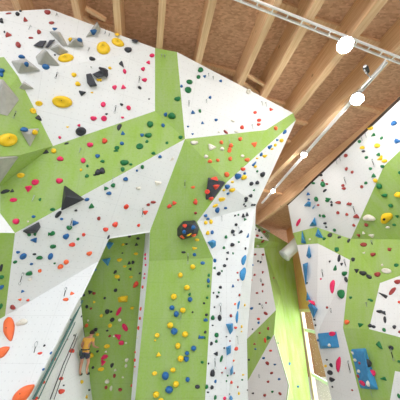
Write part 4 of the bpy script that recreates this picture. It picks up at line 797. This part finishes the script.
# ------------------------------------------------------------ ropes
def rope(pix, r, mat, lab, lift=.06):
    pts = []
    for x, y in pix:
        hh = hit(x, y)
        if hh: pts.append(hh[0] + hh[1] * lift)
    bm = bmesh.new(); o0 = pts[0]; add_tube(bm, [p - o0 for p in pts], r, 8)
    o = bm_obj('climbing_rope', bm, mat, None, True); o.location = o0; tag(o, lab, 'rope', 'ropes on the grey side wall')
rope([(80.5, 301), (68, 326), (48, 366), (31, 400)], .035, M['rope'], 'thick teal rope along the outer edge of the grey side wall')
rope([(82, 303), (72, 325), (52, 365), (36, 400)], .016, M['rope'], 'thin teal rope just right of the thick teal one')
rope([(82.5, 316), (73, 338), (61, 366), (48, 400)], .016, M['ropegrey'], 'grey rope running down the middle of the side wall')
rope([(83, 320), (74, 342), (64, 366), (52, 400)], .012, M['ropegrey'], 'thinner grey rope just right of the middle one')
# ------------------------------------------------------------ the climber
def skin(name, pts, edges, mat, parent, sub=1, root=0):
    """pts: list of (Vector, radius); grown to one continuous surface"""
    me = bpy.data.meshes.new(name); me.from_pydata([tuple(p[0]) for p in pts], edges, []); me.update()
    o = bpy.data.objects.new(name, me); link(o, parent)
    md = o.modifiers.new('skin', 'SKIN'); md.use_smooth_shade = True
    sk = me.skin_vertices
    if not sk: me.attributes  # keep
    for i, p in enumerate(pts):
        r = p[1] if isinstance(p[1], tuple) else (p[1], p[1]); sk[0].data[i].radius = r; sk[0].data[i].use_root = (i == root)
    s_ = o.modifiers.new('sub', 'SUBSURF'); s_.levels = sub; s_.render_levels = sub
    if mat: me.materials.append(mat)
    return o
SKIN = plain('skin', (196, 140, 112), .55, 0, .05, 20); SHIRT = plain('yellow shirt', (226, 172, 74), .9, 0, .1, 12)
SHORTS = plain('dark grey shorts', (66, 66, 82), .9, 0, .1, 12); CAP = plain('dark cap', (52, 36, 36), .9); SHOE = plain('black climbing shoe', (30, 30, 34), .6)
HAR = plain('harness webbing', (44, 70, 66), .8); BAG = plain('chalk bag', (70, 90, 86), .9)
YP = 10.85
foot = P(81, 375.5, YP); head = P(85.5, 332, YP)
HT = (head - foot).z
person = empty('person', foot)
tag(person, 'climber in yellow shirt and dark cap on the grey side wall, seen from behind', 'person')
S = HT / 1.62
# person space: x right in the picture, y away from the camera, z up, metres
def W(x, y, z): return Vector((x * S * 1.1, y * S, z * S))
ids = {}; PT = []; ED = []
def v(n, x, y, z, r, frm=None):
    ids[n] = len(PT); PT.append((W(x, y, z), tuple(q * S * 1.1 for q in r) if isinstance(r, tuple) else r * S * 1.08))
    if frm: ED.append((ids[frm], ids[n]))
v('pel', .00, .02, .88, (.15, .11)); v('waist', .00, .0, 1.02, (.135, .10), 'pel'); v('chest', .04, .0, 1.2, (.165, .115), 'waist'); v('shl', .07, .02, 1.35, (.13, .09), 'chest')
v('neck', .11, .03, 1.44, .055, 'shl'); v('head', .135, .05, 1.53, (.075, .085), 'neck'); v('crown', .15, .06, 1.61, (.06, .07), 'head')
for sd, sg in (('l', -1), ('r', 1)):
    v('hip' + sd, .085 * sg, .02, .82, .10, 'pel')
    v('sho' + sd, .07 + .17 * sg, .02, 1.34, .065, 'shl')
# legs: left (picture left) straighter, right one turned out
v('kneel', -.09, .10, .47, .062, 'hipl'); v('calfl', -.085, .04, .32, .055, 'kneel'); v('ankl', -.05, .0, .09, .036, 'calfl'); v('footl', -.04, .06, .03, .038, 'ankl'); v('toel', -.03, .17, .02, .03, 'footl')
v('kneer', .17, .10, .48, .062, 'hipr'); v('calfr', .17, .04, .33, .055, 'kneer'); v('ankr', .19, .0, .12, .036, 'calfr'); v('footr', .22, .05, .05, .038, 'ankr'); v('toer', .29, .12, .05, .03, 'footr')
# arms
v('elbl', -.19, .02, 1.09, .045, 'shol'); v('wril', -.13, .16, .95, .03, 'elbl'); v('handl', -.10, .22, .92, (.038, .022), 'wril')
v('elbr', .29, .04, 1.08, .045, 'shor'); v('wrir', .36, .20, 1.0, .03, 'elbr'); v('handr', .39, .27, 1.0, (.038, .022), 'wrir')
body = skin('body', PT, ED, SKIN, person, 2)
def fingers(c, d, side):
    for k in range(4):
        l = (.065, .078, .072, .055)[k]; off = side * ((k - 1.5) * .02)
        a = c + off; f = [(a, .0095 * S), (a + d * l * .5 * S + Vector((0, 0, .004)), .009 * S), (a + d * l * .8 * S - Vector((0, 0, .02 * S)), .0085 * S), (a + d * l * .85 * S - Vector((0, 0, .045 * S)), .008 * S)]
        skin('finger', f, [(0, 1), (1, 2), (2, 3)], SKIN, person, 1)
    t = [(c - side * .02 - d * .03 * S, .011 * S), (c - side * .055 + d * .01 * S, .010 * S), (c - side * .06 + d * .045 * S, .009 * S)]
    skin('thumb', t, [(0, 1), (1, 2)], SKIN, person, 1)
fingers(PT[ids['handl']][0], Vector((.4, .9, 0)).normalized(), Vector((1, -.4, 0)).normalized() * -S)
fingers(PT[ids['handr']][0], Vector((.4, .9, 0)).normalized(), Vector((1, -.4, 0)).normalized() * S)
def pick(names, grow, mat, name, ed, sub=2):
    pts = []
    for n in names:
        p, r = PT[ids[n]] if isinstance(n, str) else n
        r = r if isinstance(r, tuple) else (r, r); pts.append((p, tuple(q + grow * S for q in r)))
    return skin(name, pts, ed, mat, person, sub)
def mid(a, b, t, r): return (PT[ids[a]][0].lerp(PT[ids[b]][0], t), r * S)
pick(['waist', 'chest', 'shl', 'shol', mid('shol', 'elbl', .55, .055), 'shor', mid('shor', 'elbr', .55, .055), mid('waist', 'pel', .55, .14)], .018, SHIRT, 'shirt', [(0, 1), (1, 2), (2, 3), (3, 4), (2, 5), (5, 6), (0, 7)])
pick(['pel', 'hipl', mid('hipl', 'kneel', .7, .085), 'hipr', mid('hipr', 'kneer', .7, .085), mid('pel', 'waist', .35, .13)], .02, SHORTS, 'shorts', [(0, 1), (1, 2), (0, 3), (3, 4), (0, 5)])
for sd in 'lr': pick([mid('ank' + sd, 'foot' + sd, .5, .04), 'foot' + sd, 'toe' + sd], .012, SHOE, 'shoe', [(0, 1), (1, 2)])
# cap, harness, chalk bag
hc, cc = PT[ids['head']][0], PT[ids['crown']][0]
bm = bmesh.new(); bmesh.ops.create_uvsphere(bm, u_segments=16, v_segments=10, radius=.105 * S)
for q in bm.verts: q.co.z = max(q.co.z, -.05 * S); q.co.y *= 1.1
cap = bm_obj('cap', bm, CAP, person, True); cap.location = hc.lerp(cc, .75)
bm = bmesh.new(); add_tube(bm, [Vector((0, .06 * S, -.02 * S)), Vector((.05 * S, .17 * S, -.03 * S))], [.08 * S, .05 * S], 10)
for q in bm.verts: q.co.z = -.02 * S + (q.co.z + .02 * S) * .15
bm_obj('brim', bm, CAP, cap)
pw = PT[ids['waist']][0].lerp(PT[ids['pel']][0], .5)
bm = bmesh.new(); add_tube(bm, [pw + Vector((math.cos(a) * .17 * S, math.sin(a) * .135 * S, 0)) for a in [2 * math.pi * k / 20 for k in range(21)]], .022 * S, 6, False); bm_obj('harness', bm, HAR, person)
for sd in 'lr':
    a_, b_ = PT[ids['hip' + sd]][0], PT[ids['knee' + sd]][0]; c_ = a_.lerp(b_, .18); d_ = (b_ - a_).normalized(); x_, y_, _ = frame_of(d_)
    bm = bmesh.new(); add_tube(bm, [c_ + (x_ * math.cos(a) + y_ * math.sin(a)) * .13 * S for a in [2 * math.pi * k / 16 for k in range(17)]], .018 * S, 6, False); bm_obj('leg_loop', bm, HAR, person)
bm = bmesh.new(); add_tube(bm, [pw + Vector((-.12, -.15, -.20)) * S, pw + Vector((-.12, -.15, -.06)) * S, pw + Vector((-.12, -.15, -.02)) * S], [.05 * S, .06 * S, .055 * S], 14); bm_obj('chalk_bag', bm, BAG, person, True)
for k in range(4):
    bm = bmesh.new(); c_ = pw + Vector((-.19 + .02 * k, -.04 - .03 * k, -.07)) * S; ring(bm, c_, .02 * S, .045 * S, .006 * S, Vector((0, 1, 0))); bm_obj('gear_carabiner', bm, M['steel'], person)
# face and ears
for sg in (-1, 1):
    bm = bmesh.new(); bmesh.ops.create_icosphere(bm, subdivisions=1, radius=.026 * S); o = bm_obj('ear', bm, SKIN, person, True); o.location = hc + Vector((sg * .088, .02, .0)) * S; o.scale = (.5, .8, 1.2)
    bm = bmesh.new(); bmesh.ops.create_icosphere(bm, subdivisions=1, radius=.013 * S); o = bm_obj('eye', bm, CAP, person, True); o.location = hc + Vector((sg * .032, .085, .02)) * S
bm = bmesh.new(); add_tube(bm, [hc + Vector((0, .085, .02)) * S, hc + Vector((0, .12, -.02)) * S], [.01 * S, .018 * S], 8); bm_obj('nose', bm, SKIN, person, True)
bm = bmesh.new(); add_box(bm, hc + Vector((0, .088, -.045)) * S, Vector((.025 * S, 0, 0)), Vector((0, .008 * S, 0)), Vector((0, 0, .006 * S))); bm_obj('mouth', bm, plain('lips', (170, 90, 86)), person)
# rope from the harness up to the anchor
tp = hit(81, 303); a0 = tp[0] + tp[1] * .08; b0 = foot + pw + Vector((-.02, .14, .02)) * S
bm = bmesh.new(); add_tube(bm, [Vector(), (b0 - a0) * .5 + Vector((0, 0, -.02)), b0 - a0], .012, 8); o = bm_obj('climbing_rope', bm, M['ropegrey'], None, True); o.location = a0
tag(o, 'thin rope running from the climber up to the top of the side wall', 'rope')
